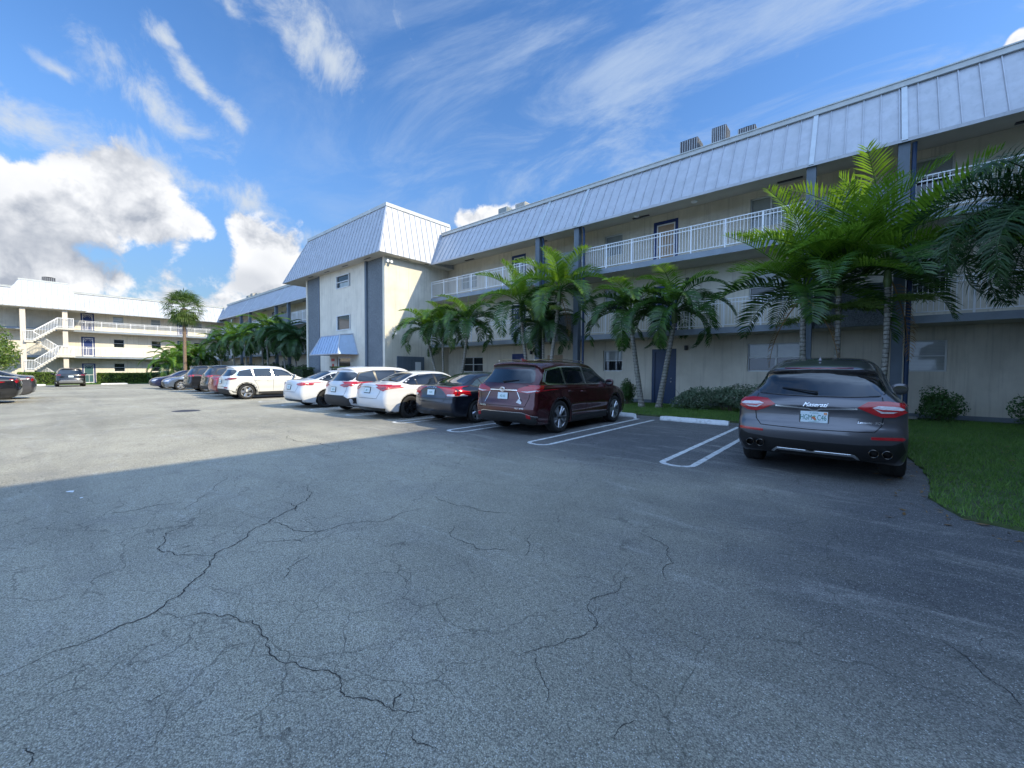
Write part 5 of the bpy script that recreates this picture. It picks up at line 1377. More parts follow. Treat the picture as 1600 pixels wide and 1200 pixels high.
# --- white saloon with black wheels
def wht(S, lamp, dark=True):
    S['patches'] += [('tail_lamp', 'rear', lamp, LR, .012)]
    return S
S = sedan(4.64, 1.78, 1.455, 1.0, r=.34, tw=.215, rim='ten', rimmat='d', name='parked_car', dents=[(.86, .10, .42, .014)])
S['patches'] += [('tail_lamp', 'rear', [(.42, .945), (.52, .985), (.70, .995), (.86, 1.02), (.86, .93), (.74, .84), (.64, .86)], LR, .012), ('tail_lamp_lens', 'rear', [(.60, .92), (.70, .955), (.92, .99), (.84, .93), (.74, .895)], LRD, .016),
                 ('tail_lamp', 'right', [(-2.2, 1.03), (-1.90, 1.02), (-2.05, .95), (-2.2, .86)], LR, .010)]
S['lines'] += [('rear', [(-.42, .955), (0, .962), (.42, .955)], .016, CH_)]
co, BC = make_car(S, (-11.25, 8.72), 0, CP['white'], 'white saloon with black ten-spoke wheels, beside the dark blue saloon', 'car', name='parked_car')
plate(BC, co, .86, None, small='JBK 71', frame=True)

# --- small white crossover
S = suv(4.38, 1.84, 1.59, .92, r=.345, tw=.215, rim='five', name='parked_car', wb=2.65, archclad=.05, nar=.16, gr=.24, flare=.045)
kz = 1.59/1.73
S['patches'] = [p for p in S['patches'] if p[0] != 'rear_bumper_trim']+[
    ('rear_bumper_trim', 'rear', sym([(0, .60), (.62, .60), (.80, .52), (.92, .55), (.90, .26), (0, .26)]), CLAD, .012),
    ('tail_lamp', 'rear', [(.36, .945), (.50, .985), (.66, 1.02), (.86, 1.05), (.86, .95), (.74, .89), (.60, .885)], LR, .014), ('tail_lamp', 'right', [(-2.05, 1.06), (-1.72, 1.07), (-1.80, .99), (-1.98, .92), (-2.05, .91)], LR, .012),
    ('tail_lamp_lens', 'rear', [(.55, .935), (.70, .975), (.88, .985), (.78, .935), (.62, .905)], LRD, .018)]
ro, BR = make_car(S, (-13.55, 8.68), 0, CP['white'], 'small white crossover with grey lower bumper, between two white saloons', 'car', name='parked_car')
plate(BR, ro, .80, None, small='Z45 TN', frame=True)
tube_obj([(0.0, -1.45, 1.55), (.0, -1.62, 1.75)], .005, 5, 'aerial', CB, ro)

# --- white saloon, left of the crossover
S = sedan(4.85, 1.83, 1.455, 1.05, r=.335, tw=.215, rim='ten', rimmat='d', name='parked_car', wb=2.77)
S['patches'] += [('tail_lamp', 'rear', [(.52, .905), (.56, .94), (.87, .975), (.87, .88), (.78, .855), (.64, .865)], LR, .012), ('tail_lamp', 'right', [(-2.25, .98), (-1.95, .955), (-2.15, .89), (-2.25, .86)], LR, .010)]
ca, BCa = make_car(S, (-16.45, 8.6), 0, CP['white'], 'white saloon at the sunny end of the near group, next to the empty bays', 'car', name='parked_car')
plate(BCa, ca, .80, None, small='CRT 60', frame=True)

# --- pearl crossover standing alone on the right of the far group
S = suv(4.48, 1.855, 1.645, .88, r=.365, tw=.235, rim='five', name='parked_car', wb=2.67, archclad=.055, glass=CG, chromedlo=True, nar=.15, gr=.22)
S['patches'] = [p for p in S['patches'] if p[0] != 'rear_bumper_trim']+[
    ('rear_bumper_trim', 'rear', sym([(0, .52), (.62, .52), (.92, .46), (.90, .26), (0, .26)]), CLAD, .012),
    ('tail_lamp', 'rear', [(.48, .93), (.50, .99), (.70, 1.01), (.86, 1.03), (.86, .96), (.70, .93)], LRD, .014), ('tail_lamp', 'right', [(-2.08, 1.04), (-1.72, 1.045), (-1.80, .985), (-2.08, .94)], LRD, .012),
    ('rear_reflector', 'rear', [(.56, .55), (.56, .60), (.80, .60), (.80, .55)], LR, .016)]
sp, BS = make_car(S, (-23.42, 7.95), 0, CP['pearl'], 'white crossover seen from the side beyond the empty bays, next to the red car', 'car', name='parked_car')
plate(BS, sp, .86, None, small='EAB 13')

# --- red hatchback mostly hidden behind it
S = sedan(4.65, 1.76, 1.44, .95, r=.32, tw=.2, rim='five', name='parked_car', wb=2.6)
S['patches'] += [('tail_lamp', 'rear', [(.50, .86), (.56, .96), (.95, .99), (.95, .86)], LR, .012)]
rd, BRd = make_car(S, (-25.95, 8.2), 0, CP['red'], 'red car almost hidden between the white crossover and a dark suv', 'car', detail=0, name='parked_car')
# --- two dark suvs, a silver-blue and a dark blue car farther along
S = suv(4.65, 1.87, 1.69, .95, r=.365, tw=.235, rim='five', name='parked_car', wb=2.69, archclad=.05)
S['patches'] += [('tail_lamp', 'rear', [(.50, .98), (.52, 1.08), (.93, 1.10), (.93, .98)], LR, .014), ('tail_lamp', 'right', [(-2.15, 1.10), (-1.98, 1.09), (-2.02, .98), (-2.15, .97)], LR, .012)]
s1, B1 = make_car(S, (-28.9, 8.5), 0, CP['charcoal'], 'dark grey suv with bright red lamp, right behind the red car', 'car', detail=0, name='parked_car')
S2 = dict(S); S2['rimmat'] = 's'
s2, B2 = make_car(S2, (-32.6, 8.4), 0, CP['brown'], 'dark suv with silver wheels, second dark suv past the red car', 'car', detail=0, B=B1, name='parked_car')
S = sedan(4.6, 1.8, 1.45, .95, r=.33, tw=.21, rim='five', name='parked_car', wb=2.7)
s3, B3 = make_car(S, (-37.6, 8.0), math.pi, CP['silver'], 'silver-blue saloon backed in with its nose to the lane, far along the row', 'car', detail=0, name='parked_car')
s4, _ = make_car(S, (-41.0, 7.8), math.pi, CP['blue'], 'dark blue saloon at the far end of the row beside the grass corner', 'car', detail=0, B=B3, name='parked_car')
# --- suv against the far wing
S = suv(4.6, 1.86, 1.68, .95, r=.36, tw=.23, rim='five', name='parked_car', wb=2.66)
S['patches'] += [('rear_skid_plate', 'rear', sym([(0, .62), (.60, .62), (.72, .50), (.70, .36), (0, .36)]), RIMS, .016), ('tail_lamp', 'rear', [(.60, 1.0), (.60, 1.10), (.93, 1.10), (.93, .98)], LRD, .014)]
s5, B5 = make_car(S, (-55.0, 1.95), R(90), CP['black'], 'black suv parked alone nose-in before the far wing staircase', 'car', detail=0, name='parked_car')
plate(B5, s5, .92, None, small='AC4 09', frame=False)
# --- two dark cars on the left edge, tails to the lane
S = sedan(4.7, 1.82, 1.5, 1.0, r=.34, tw=.22, rim='five', name='parked_car', wb=2.75)
S['patches'] += [('tail_lamp', 'rear', [(.52, .90), (.56, .97), (.98, 1.02), (.98, .86), (.8, .84)], LR, .012), ('tail_lamp', 'right', [(-2.2, 1.01), (-2.0, .99), (-2.2, .88)], LR, .010)]
s6, B6 = make_car(S, (-30.6, -2.35), math.pi, CP['grey'], 'dark grey saloon at the left edge, farther of the two there, plate showing', 'car', detail=0, name='parked_car')
plate(B6, s6, .86, None, small='DBX 27', frame=False)
s7, B7 = make_car(S, (-27.3, -2.75), math.pi, CP['black'], 'black saloon cut off by the left edge, red lamp showing', 'car', detail=0, B=B6, name='parked_car')
plate(B7, s7, .86, None, small='LM3 T8', frame=False)
S = sedan(4.6, 1.8, 1.45, .95, r=.33, tw=.21, rim='five', name='parked_car', wb=2.7)
s8, _ = make_car(S, (-62.9, 9.8), math.pi, CP['white'], 'white car showing only its roof behind the far hedge by the short palm', 'car', detail=0, B=B3, name='parked_car')

# ------------------------------------------------------------------ plants
def frond(V, F, base, az, e0, L, droop, ll, n, rs, wd=.020, vee=.35, ldroop=.5, twist=0.0, dens=1.0, s0=.14, plum=0.0):
    """pinnate leaf: arching midrib with two rows of narrow leaflets"""
    seg = 16; p = Vector(base); d0 = Vector((math.cos(az), math.sin(az), 0)); pts = [p.copy()]; dirs = []
    for i in range(seg):
        s = i/seg; e = e0-droop*(s**1.25); h = Vector((d0.x, d0.y, 0)); a2 = az+twist*s*s; h = Vector((math.cos(a2), math.sin(a2), 0))
        dd = h*math.cos(e)+Vector((0, 0, math.sin(e))); dirs.append(dd); p = p+dd*(L/seg); pts.append(p.copy())
    dirs.append(dirs[-1])
    def at(s):
        f = s*seg; i = min(int(f), seg-1); return pts[i].lerp(pts[i+1], f-i), dirs[i].lerp(dirs[i+1], f-i).normalized()
    # midrib
    for i in range(seg):
        w0 = .020*(1-i/seg)+.005; w1 = .020*(1-(i+1)/seg)+.005
        sd_ = dirs[i].cross(Vector((0, 0, 1)));
        if sd_.length < 1e-3: sd_ = Vector((-math.sin(az), math.cos(az), 0))
        sd_.normalize(); up_ = sd_.cross(dirs[i]); k = len(V)
        for q, w_ in ((pts[i], w0), (pts[i+1], w1)): V += [q+sd_*w_, q-up_*w_*1.2, q-sd_*w_, q+up_*w_*.6]
        for j in range(4): F.append((k+j, k+(j+1) % 4, k+4+(j+1) % 4, k+4+j))
    m_ = int(n*dens)
    for i in range(m_):
        s = s0+(1-s0)*(i+rs.random()*.6)/m_; q, dd = at(min(s, .995)); sd_ = dd.cross(Vector((0, 0, 1)))
        if sd_.length < 1e-3: sd_ = Vector((-math.sin(az), math.cos(az), 0))
        sd_.normalize(); up_ = sd_.cross(dd).normalized()
        prof = (math.sin(math.pi*min(1, .16+.80*s)))**.65; l = ll*prof*rs.uniform(.85, 1.08); fwd = .35+.75*s**2
        for sg in (-1, 1):
            if rs.random() < .03: continue
            v_ = vee+rs.uniform(-.12, .12)+(rs.uniform(-1, 1)*plum)
            ld = (sd_*sg+dd*fwd+up_*v_).normalized(); m1 = q+ld*l*.5; ld2 = (ld-Vector((0, 0, 1))*ldroop*rs.uniform(.7, 1.4)).normalized(); m2 = m1+ld2*l*.5
            wv = ld.cross(up_*.9+dd*.3).normalized()*wd*rs.uniform(.8, 1.15)*(.6+.4*prof); k = len(V)
            V += [q-wv*.35, q+wv*.35, m1+wv, m1-wv, m2]; F += [(k, k+1, k+2, k+3), (k+3, k+2, k+4)]
def mesh_obj(name, V, F, mt, parent=None):
    me = bpy.data.meshes.new(name); me.from_pydata([tuple(v) for v in V], [], F); me.materials.append(mt)
    o = bpy.data.objects.new(name, me); COL.objects.link(o); o.parent = parent; return o
def ringed_trunk(p0, p1, r0, r1, bend, rs, mt, parent, rings=14, swell=1.35):
    p0, p1 = Vector(p0), Vector(p1); n = max(24, rings*3); P = []; Rr = []
    for i in range(n+1):
        t = i/n; q = p0.lerp(p1, t)+Vector((bend[0], bend[1], 0))*math.sin(math.pi*t); P.append(q)
        r = r0+(r1-r0)*t**.8; 
        if t < .10: r *= 1+(swell-1)*(1-t/.10)**1.5
        r *= 1+.07*(1 if (i % 3 == 0) else 0)*rs.uniform(.4, 1)
        Rr.append(r)
    b = MB(); b.tube(P, Rr, 10); return b.build('trunk', mt, parent, smooth=True)
def palm(loc, crown, L, label, n=13, seed=0, mt='palm', ll=.52, bright=None, droop=(1.5, 2.4), e=(-.1, 1.35), wd=.022, r=(.10, .065), shaft=.55, ldroop=.5, plum=.0, leaflets=46, flowers=0, dead=0, group='feather palms planted along the wing', bend=(0, 0), vee=.35, name='palm_tree', az0=None, azs=None):
    """loc: foot; crown: top of trunk relative to the foot"""
    rs = random.Random(seed); t = empty(name, (loc[0], loc[1], gz(loc[0])+.02), 0, label, 'palm', group)
    c = Vector(crown); ringed_trunk((0, 0, -.05), c-Vector((0, 0, shaft*.8)), r[0], r[1], bend, rs, M['bark'], t, rings=int(c.z/.13))
    b = MB(); P = [c-Vector((0, 0, shaft*.85)), c-Vector((0, 0, shaft*.6)), c-Vector((0, 0, shaft*.2)), c+Vector((0, 0, .12))]; b.tube(P, [r[1]*1.02, r[1]*1.5, r[1]*1.15, r[1]*.5], 10); b.build('crownshaft', M['shaft'], t, smooth=True)
    V, F = [], []; V2, F2 = [], []
    for i in range(n):
        f = (i+.5)/n; az = (az0 or 0)+i*2.39996+rs.uniform(-.2, .2)
        if azs: az = azs[i % len(azs)]+rs.uniform(-.12, .12)
        e0 = e[0]+(e[1]-e[0])*f+rs.uniform(-.08, .08); dr = droop[1]+(droop[0]-droop[1])*f
        base = c+Vector((math.cos(az)*r[1]*.5, math.sin(az)*r[1]*.5, .0+.1*f)); Lf = L*rs.uniform(.86, 1.06)*(1 if f < .9 else .85)
        tv, tf = (V2, F2) if (bright and f > bright) else (V, F)
        frond(tv, tf, base, az, e0, Lf, dr*rs.uniform(.85, 1.12), ll, leaflets, rs, wd=wd, ldroop=ldroop*(1.15-.6*f), twist=rs.uniform(-.5, .5), plum=plum, vee=vee)
    mesh_obj('crown', V, F, M[mt], t)
    if F2: mesh_obj('young_fronds', V2, F2, M['palmbright'], t)
    # rolled spear leaf
    b = MB(); b.tube([c+Vector((0, 0, .1)), c+Vector((.02, .01, .1+L*.35)), c+Vector((.06, .04, .1+L*.62))], [.022, .016, .004], 6); b.build('spear_leaf', M['palmbright'], t, smooth=True)
    for k in range(flowers):
        az = rs.uniform(0, 6.28); FV, FF = [], []; o = c+Vector((0, 0, -shaft*1.45)); d = Vector((math.cos(az), math.sin(az), .15))
        for j in range(12):
            s = (j+1)/12; q = o+d*(.72*s)+Vector((0, 0, -.18*s*s)); 
            for m_ in range(12):
                a = rs.uniform(0, 6.28); dd = Vector((math.cos(a), math.sin(a), rs.uniform(-.4, .7))).normalized()+d*.5; l = rs.uniform(.12, .34); q1 = q+dd*l*.5; q2 = q1+(dd+Vector((0, 0, -.6))).normalized()*l*.5; w_ = Vector((0, 0, .007)); w2 = Vector((.004, 0, 0)); kk = len(FV)
                FV += [q-w_, q+w_, q1+w_, q1-w_, q2]; FF += [(kk, kk+1, kk+2, kk+3), (kk+3, kk+2, kk+4)]
                for g_ in range(3):
                    x_ = q1.lerp(q2, g_/3); kk = len(FV); s_ = .017; FV += [x_+Vector((s_, 0, 0)), x_+Vector((0, s_, 0)), x_+Vector((-s_, 0, s_)), x_+Vector((0, -s_, -s_))]; FF += [(kk, kk+1, kk+2, kk+3)]
        mesh_obj('flower_stalk', FV, FF, M['shrublit'], t)
    for k in range(dead):
        V3, F3 = [], []; frond(V3, F3, c-Vector((0, 0, .1)), rs.uniform(0, 6.28), -.9, L*.8, .7, ll*.5, 26, rs, wd=.012, ldroop=1.2); mesh_obj('dry_frond', V3, F3, M['dead'], t)
    return t

def leaf_cloud(name, mt, parent, cx, rad, n, size, seed, box=False, shell=.62, lump=.28, aspect=.5, flowers=None):
    rs = np.random.RandomState(seed)
    d = rs.normal(size=(n, 3)); d /= np.linalg.norm(d, axis=1)[:, None]
    lumps = rs.normal(size=(9, 3)); lumps /= np.linalg.norm(lumps, axis=1)[:, None]
    k = np.clip((d@lumps.T)-.55, 0, 1).max(1)/.45
    rr = (shell+(1-shell)*rs.rand(n)**.6)*(1-lump+lump*1.25*k)
    if box:
        q = rs.uniform(-1, 1, (n, 3)); ax = rs.randint(0, 3, n); ax[rs.rand(n) < .35] = 2; sg = rs.choice([-1, 1], n)
        face = q.copy(); face[np.arange(n), ax] = sg*(1-.10*rs.rand(n)); P = face*np.array(rad); 
    else: P = d*rr[:, None]*np.array(rad)
    P = P+np.array(cx)
    ok = P[:, 2] > .03; P = P[ok]; d = d[ok]; n = len(P)
    nr = d+rs.normal(size=(n, 3))*.6; nr /= np.linalg.norm(nr, axis=1)[:, None]
    t = np.cross(nr, rs.normal(size=(n, 3))); t /= np.linalg.norm(t, axis=1)[:, None]; u = np.cross(nr, t)
    s = size*rs.uniform(.6, 1.25, n)[:, None]
    V = np.stack([P-t*s, P+u*s*aspect+nr*s*.12, P+t*s, P-u*s*aspect+nr*s*.12], 1).reshape(-1, 3)
    me = bpy.data.meshes.new(name); me.from_pydata(V.tolist(), [], np.arange(n*4).reshape(-1, 4).tolist()); me.materials.append(mt)
    o = bpy.data.objects.new(name, me); COL.objects.link(o); o.parent = parent; return o
def shrub(loc, rad, n, size, label, mt='shrub', seed=0, box=False, name='shrub', cat='shrub', group=None, rz=0, inner=True, parts=1):
    t = empty(name, (loc[0], loc[1], gz(loc[0])+.03), rz, label, cat, group)
    leaf_cloud('foliage', M[mt], t, (0, 0, rad[2]*.96 if box else rad[2]*.9), rad, n, size, seed, box=box, shell=.30 if not box else .8, lump=.45 if not box else .28)
    rs = random.Random(seed); b = MB()
    for k in range(9):
        a = rs.uniform(0, 6.28); x = math.cos(a)*rad[0]*.5*rs.random(); y = math.sin(a)*rad[1]*.5*rs.random()
        b.tube([(x*.4, y*.4, -.02), (x, y, rad[2]*.8), (x*1.7, y*1.7, rad[2]*1.5)], [.014, .010, .004], 5)
    b.build('stems', M['stem'], t)
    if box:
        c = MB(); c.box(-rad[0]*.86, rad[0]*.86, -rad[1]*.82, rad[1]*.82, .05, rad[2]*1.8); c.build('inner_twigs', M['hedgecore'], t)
    return t
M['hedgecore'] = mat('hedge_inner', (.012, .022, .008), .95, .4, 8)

# big palms at the right: three trunks behind the grey car
palm((-1.12, 14.45), (-.16, -.1, 3.75), 2.85, 'left palm of the three tall ones behind the grey crossover, leaning left', 18, 31, 'palm', .74, .30, (.55, 1.6), (.0, 1.38), .030, (.085, .065), flowers=3, dead=2, bend=(-.06, 0), leaflets=36, vee=.55, ldroop=.3)
palm((-.48, 14.35), (-.02, 0, 4.0), 3.15, 'middle palm of the three tall ones behind the grey crossover, straight pale trunk', 16, 47, 'palm', .74, .28, (.5, 1.5), (.15, 1.42), .030, (.08, .06), flowers=3, leaflets=36, vee=.55, ldroop=.3)
palm((.36, 14.5), (.12, -.1, 4.12), 3.1, 'right palm of the three tall ones, next to the blue downspout', 18, 59, 'palm', .74, .28, (.5, 1.6), (.05, 1.42), .030, (.08, .062), flowers=3, dead=1, leaflets=36, vee=.55, ldroop=.3, bend=(.07, 0))
# the dark drooping palm cut off by the right edge
palm((3.05, 12.9), (-.15, 0, 4.5), 2.7, 'dark bushy palm drooping in from the right edge over the lawn', 26, 77, 'palmdark', .50, None, (1.7, 2.9), (-.1, 1.2), .014, (.12, .09), ldroop=.7, plum=1.0, leaflets=130, vee=0.1)
# pair by the blue-grey door
palm((-6.55, 15.6), (-.42, -.2, 3.70), 2.5, 'left palm of the leaning pair by the ground-floor door', 18, 12, 'palm', .64, .70, (1.7, 2.9), (.0, 1.40), .027, (.12, .08), ldroop=.7, leaflets=42, vee=.45)
palm((-5.95, 15.75), (.62, -.2, 3.70), 2.5, 'right palm of the leaning pair by the ground-floor door, beside the shrubs', 18, 23, 'palm', .64, .80, (1.7, 2.9), (.0, 1.40), .027, (.12, .08), ldroop=.7, leaflets=42, vee=.45)
# pair behind the maroon car
palm((-11.6, 14.9), (-.55, -.1, 4.55), 2.6, 'left palm of the pair rising behind the maroon suv', 16, 101, 'palm', .66, .42, (.8, 2.3), (-.3, 1.38), .028, (.09, .07), flowers=1, leaflets=40, vee=.5, ldroop=.4)
palm((-10.75, 14.9), (.75, -.1, 4.9), 2.5, 'right palm of the pair rising behind the maroon suv, with reddish dry tips', 16, 116, 'palm', .64, .42, (.8, 2.2), (-.2, 1.40), .028, (.09, .07), flowers=1, dead=1, leaflets=40, vee=.5, ldroop=.4)
palm((-11.1, 15.2), (-.1, .1, 3.4), 2.1, 'low third palm between the two behind the maroon suv', 14, 118, 'palmdark', .52, None, (1.4, 2.5), (0, 1.2), .020, (.07, .055), leaflets=56)
# clump by the entrance block
palm((-17.5, 14.5), (-1.15, -.1, 3.65), 2.35, 'left palm of the clump beside the entrance block, arching over the meter cabinet', 18, 140, 'palm', .60, .55, (1.6, 2.8), (.0, 1.40), .027, (.08, .06), ldroop=.7, leaflets=40, vee=.45)
palm((-17.1, 14.3), (-.1, 0, 3.8), 2.1, 'thin middle palm of the clump beside the entrance block', 16, 152, 'palm', .52, .6, (1.7, 2.8), (.2, 1.4), .020, (.06, .045), ldroop=.7, leaflets=42, vee=.45)
palm((-16.1, 14.5), (.65, 0, 3.8), 2.35, 'right palm of the clump beside the entrance block, darker crown', 18, 163, 'palm', .60, .8, (1.6, 2.8), (.0, 1.38), .027, (.09, .065), ldroop=.7, leaflets=40, vee=.45)
# row beyond the entrance block
far_p = [(-36.0, 14.3, 3.9, 2.2, 'palmdark', 'dark palm nearest to the entrance block on its far side'), (-38.6, 14.4, 4.6, 2.4, 'palmdark', 'second palm beyond the entrance block, dark crown'),
         (-41.6, 14.0, 5.1, 2.5, 'palm', 'tallest palm of the group beyond the entrance block, sunlit top'), (-44.4, 14.5, 4.3, 2.3, 'palmdark', 'fourth palm beyond the entrance block, under the sunlit tall one'),
         (-47.4, 14.0, 4.6, 2.4, 'palm', 'palm in the middle of the far group, behind the dark suvs'), (-50.6, 13.8, 4.9, 2.6, 'palm', 'broad bright palm above the dark suvs, right of the fan palm'), (-54.5, 13.6, 4.4, 2.3, 'palm', 'palm in the inner corner between the two wings')]
for i, (x, y, h, L, mt_, lb) in enumerate(far_p):
    palm((x, y), (rnd.uniform(-.3, .3), -.2, h), L*1.12, lb, 20, 200+i, mt_, .62, .55 if mt_ == 'palm' else None, (1.2, 2.6), (-.3, 1.35), .034, (.09, .06), ldroop=.7, leaflets=44)
for i, (x, y, h, L, lb) in enumerate([(-57.0, 9.6, 2.1, 2.8, 'short lime-tinted palm at the foot of the fan palm, drooping low'), (-60.5, 11.0, 3.4, 2.5, 'palm behind the fan palm against the far wing'), (-57.5, 12.2, 3.0, 2.4, 'palm between the fan palm and the inner corner')]):
    palm((x, y), (0, 0, h), L*1.15, lb, 24, 260+i, 'palm', .6, .4, (1.6, 2.8), (-.1, 1.35), .036, (.13, .10), ldroop=.7, leaflets=44)

# fan palm with a thick brown trunk
def fan_palm(loc, h, rad, label, seed):
    rs = random.Random(seed); t = empty('fan_palm', (loc[0], loc[1], gz(loc[0])), 0, label, 'palm')
    b = MB(); n = 40; P = [(0.02*math.sin(i*.3), 0, h*i/n) for i in range(n+1)]; b.tube(P, [(.155-.02*i/n)*(1+.12*(i % 2)*rs.random())+(.10*(i > n-6)) for i in range(n+1)], 10); b.build('trunk', M['barkbrown'], t, smooth=True)
    V, F = [], []; c = Vector((0, 0, h+.1))
    for i in range(70):
        f = (i+.5)/70; az = i*2.39996; e0 = -1.25+2.5*f; d = Vector((math.cos(az)*math.cos(e0), math.sin(az)*math.cos(e0), math.sin(e0))); q = c+d*rad*rs.uniform(.38, .52)
        k = len(V); sd_ = d.cross(Vector((0, 0, 1))).normalized()*.02; V += [c-sd_, c+sd_, q+sd_, q-sd_]; F.append((k, k+1, k+2, k+3))
        sd_ = d.cross(Vector((0, 0, 1))).normalized(); up_ = sd_.cross(d)
        for j in range(19):
            a = -1.45+2.9*j/18; dd = (d*math.cos(a)+sd_*math.sin(a)+up_*.15*math.cos(a*2)).normalized(); l = rad*.56*(1-.18*abs(a))*rs.uniform(.9, 1.1); w_ = dd.cross(up_).normalized()*.035
            m1 = q+dd*l*.62; m2 = m1+(dd+Vector((0, 0, -.9))).normalized()*l*.40; k = len(V); V += [q, m1+w_, m2, m1-w_]; F.append((k, k+1, k+2, k+3))
    mesh_obj('crown', V, F, M['sabal'], t); return t
fan_palm((-52.6, 9.9), 7.75, 2.3, 'tall fan palm with a bare brown trunk and round crown', 5)

# shrubs along the wing
for i, (x, y, rx, ry, h, mt_, lb) in enumerate([(-4.75, 16.0, .95, .6, .50, 'shrubgrey', 'grey-green shrub left in the row behind the empty bay'), (-3.5, 16.1, 1.0, .6, .56, 'shrubgrey', 'grey-green shrub in the middle of the row behind the empty bay'), (-2.25, 16.1, 1.0, .6, .55, 'shrubgrey', 'grey-green shrub right in the row, half hidden by the grey crossover'),
        (-1.0, 16.2, .7, .55, .5, 'shrubgrey', 'grey-green shrub behind the grey crossover'), (1.75, 16.9, .58, .5, .56, 'shrub', 'round dark green bush by the wall beside the blue downspout'), (3.65, 16.9, .62, .55, .60, 'shrub', 'dark green bush at the right edge against the wall'),
        (-7.6, 16.6, .35, .3, .6, 'shrub', 'small leafy shrub between the maroon suv and the palm pair')]):
    shrub((x, y), (rx, ry, h), 4200 if i < 4 else 2400, .042, lb, mt_, 300+i, group='shrubs against the wing wall')
for i, x in enumerate((-13.4, -11.0, -9.0, -15.0, -18.6)):
    shrub((x, 15.6), (.9, .5, .42), 1200, .055, ['low shrub behind the blue saloon', 'low shrub under the palm pair behind the maroon suv', 'low shrub behind the maroon suv by the column', 'low shrub behind the white saloon with black wheels', 'low shrub by the meter cabinet'][i], 'shrub', 320+i, group='shrubs against the wing wall')
M['hedge'] = leafmat('hedge_leaf', (.018, .045, .010), (.06, .11, .02), .5, 4, .2)
shrub((-30.4, 12.45), (.95, .45, .80), 5000, .04, 'clipped dark box hedge left of the entrance door under the awning', 'hedge', 340, box=True, name='hedge', cat='hedge')
shrub((-24.3, 12.35), (.95, .45, .82), 5000, .04, 'clipped box hedge right of the entrance door, behind the white cars', 'hedge', 341, box=True, name='hedge', cat='hedge')
shrub((-62.0, .3), (1.5, .6, .62), 7000, .10, 'bright clipped hedge in front of the far staircase, left of the black suv', 'shrublit', 342, box=True, name='hedge', cat='hedge', rz=R(90))
shrub((-62.0, 6.2), (2.0, .6, .58), 9000, .10, 'long bright hedge right of the black suv before the far wing', 'shrublit', 343, box=True, name='hedge', cat='hedge', rz=R(90))
shrub((-61.7, 9.3), (1.2, .7, .62), 3000, .07, 'darker rough hedge between the bright hedge and the fan palm', 'shrub', 344, box=True, name='hedge', cat='hedge', rz=R(90))
for i, x in enumerate(range(-57, -33, 3)):
    shrub((x, 15.6), (1.7, .8, 1.15), 1700, .11, ('dark leafy undergrowth bush ' + ['in the inner corner by the far wing', 'second from the inner corner', 'third from the inner corner', 'below the broad bright palm', 'below the middle palm of the far group', 'below the tallest far palm', 'third from the entrance block', 'just beyond the entrance block'][i]), 'palmdark', 350+i, group='undergrowth between the far palms')

# trees
def tree(loc, h, rad, n, size, label, mt, seed, flowers=0, name='tree', trunk_r=.12, blobs=7):
    rs = random.Random(seed); t = empty(name, (loc[0], loc[1], gz(loc[0])-.05), 0, label, 'tree')
    b = MB(); b.tube([(0, 0, 0), (.05, .02, h*.25), (-.04, .05, h*.5), (0, 0, h*.8)], [trunk_r, trunk_r*.8, trunk_r*.6, trunk_r*.25], 9)
    V = None; cs = []
    for k in range(blobs):
        a = k*2.4; rr_ = rad*.55*(k > 0); cs.append((math.cos(a)*rr_, math.sin(a)*rr_, h*(.45+.38*((k*37 % 10)/10)))); b.tube([(0, 0, h*.3), tuple(c*.6 for c in cs[-1][:2])+(h*.45,), cs[-1]], [trunk_r*.5, trunk_r*.3, .02], 6)
    b.build('trunk', M['stem'], t, smooth=True)
    Vs = []; Fs = []
    for k, c in enumerate(cs):
        o = leaf_cloud('tmp', M[mt], None, c, (rad*.55, rad*.55, h*.22), n//blobs, size, seed*10+k, shell=.35, lump=.4)
        me = o.data; base = len(Vs); Vs += [v.co[:] for v in me.vertices]; Fs += [tuple(i+base for i in p.vertices) for p in me.polygons]; bpy.data.objects.remove(o)
    mesh_obj('crown', Vs, Fs, M[mt], t)
    if flowers:
        r2_ = random.Random(seed+1); b = MB()
        for k in range(flowers):
            v = Vector(r2_.choice(Vs)); v = v+Vector((v.x, v.y, v.z-h*.6)).normalized()*.08
            for j in range(5):
                a = j*1.257; b.poly([v[:], (v+Vector((math.cos(a)*.07, math.sin(a)*.07, .02)))[:], (v+Vector((math.cos(a+.6)*.09, math.sin(a+.6)*.09, .05)))[:], (v+Vector((math.cos(a+1.2)*.07, math.sin(a+1.2)*.07, .02)))[:]])
        b.build('blossom', M['flower'], t)
    return t
tree((-41.3, -2.45), 4.6, 1.75, 5200, .10, 'bright green small tree with pale blossoms at the left edge behind the dark cars', 'shrublit', 61, 110, trunk_r=.09)
tree((-92, -9.5), 12.6, 3.0, 5000, .20, 'distant tree top showing above the far wing roof at the left', 'palm', 71, name='tree')
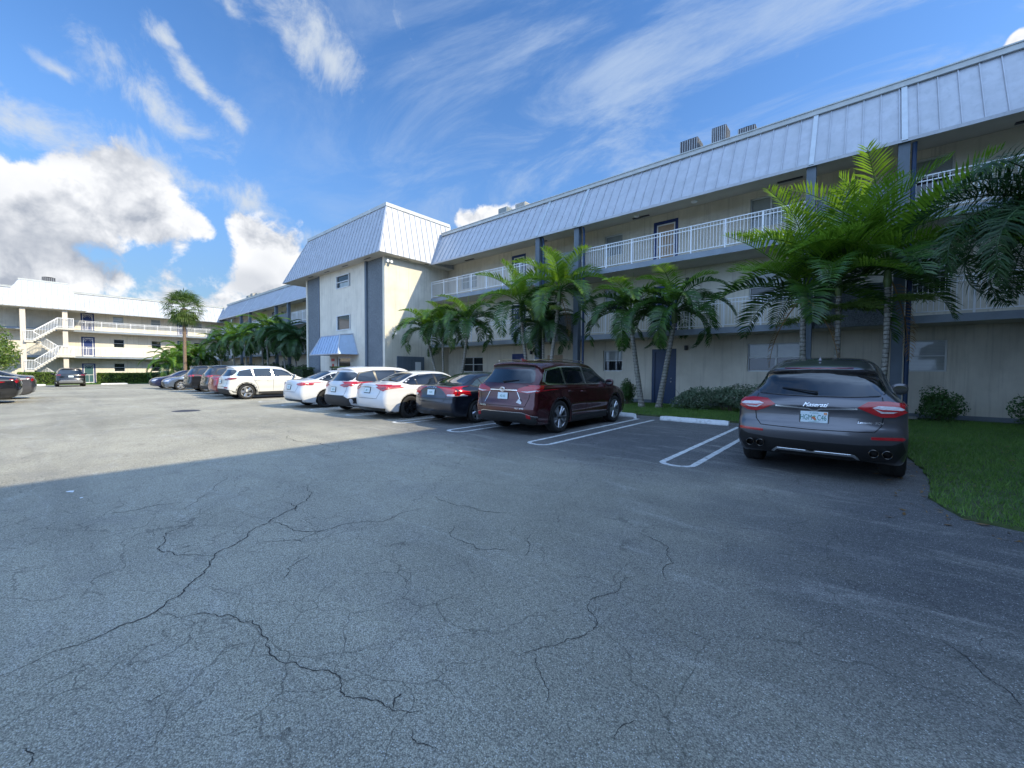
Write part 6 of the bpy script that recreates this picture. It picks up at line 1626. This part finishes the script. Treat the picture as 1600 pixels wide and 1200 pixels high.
# small things
b = MB(); bm = bmesh.new(); bmesh.ops.create_icosphere(bm, subdivisions=2, radius=1)
rs_ = random.Random(4)
for v in bm.verts: v.co = Vector((v.co.x*.14, v.co.y*.11, max(-.02, v.co.z*.08)))*rs_.uniform(.85, 1.15)
bm.verts.index_update(); b.mesh([v.co[:] for v in bm.verts], [[v.index for v in f.verts] for f in bm.faces]); bm.free()
o = tag(b.build('stone', M['concrete']), 'pale stone lying on the lawn at the foot of the downspout', 'stone'); o.location = (1.22, 17.1, .08)
b = MB(); b.lathe([(0, .006), (.30, .006), (.32, .012), (.36, .006), (.40, .002)], 28); o = tag(b.build('manhole_cover', M['acdark']), 'dark round manhole cover in the sunlit lane', 'manhole cover'); o.location = (-17.78, 3.35, .001)
M['litter'] = mat('litter_white', (.78, .80, .82), .7)
b = MB(); b.mesh([(0, 0, .012), (.12, .02, .03), (.16, .10, .010), (.05, .12, .028), (-.04, .06, .012)], [(0, 1, 3), (1, 2, 3), (0, 3, 4)])
o = tag(b.build('paper_scrap', M['litter']), 'white paper scrap on the shaded asphalt near the shadow edge', 'litter')
o.location = (*unproj(102, 769), .0); o.scale = (.6, .6, .4)
b = MB(); b.mesh([(0, 0, .010), (.09, .01, .012), (.10, .04, .02), (.01, .05, .012)], [(0, 1, 2, 3)]); o = tag(b.build('paper_scrap', M['litter']), 'smaller white scrap to the right of the paper scrap', 'litter'); o.location = (*unproj(124, 778), .0); o.scale = (.6, .6, .4)
b = MB(); b.lathe([(0, .0), (.05, 0), (.035, .06), (.02, .12), (.012, .125), (0, .125)], 8); o = tag(b.build('plastic_cup', M['litter']), 'small white cup at the front tyre of the maroon suv', 'cup'); o.location = (-5.25, 12.0, .003)

# dry leaves blown along the lawn edge and under the palms
def litter(name, n, seed, regions, label):
    r = random.Random(seed); V, F = [], []
    for k in range(n):
        x0, x1, y0, y1, z = r.choice(regions); x, y = r.uniform(x0, x1), r.uniform(y0, y1); a = r.uniform(0, 6.28); l = r.uniform(.018, .05); w_ = l*r.uniform(.2, .45)
        d = Vector((math.cos(a), math.sin(a), 0)); s_ = Vector((-d.y, d.x, 0)); p = Vector((x, y, z+.004)); k0 = len(V)
        V += [p-d*l, p+s_*w_+Vector((0, 0, .008)), p+d*l+Vector((0, 0, r.uniform(.002, .02))), p-s_*w_+Vector((0, 0, .004))]; F.append((k0, k0+1, k0+2, k0+3))
    return tag(mesh_obj(name, V, F, M['dead']), label, 'leaves', kind='stuff')
litter('leaf_litter', 420, 9, [(.2, .75, 5.6, 10.5, 0), (.75, 3.9, 5.5, 6.2, 0), (-7, .6, 12.2, 13.0, 0), (-7, 3.8, 13.1, 17.5, .06), (1.0, 3.8, 6.5, 13, .06)], 'dry leaves scattered along the lawn edge and wheel stops')
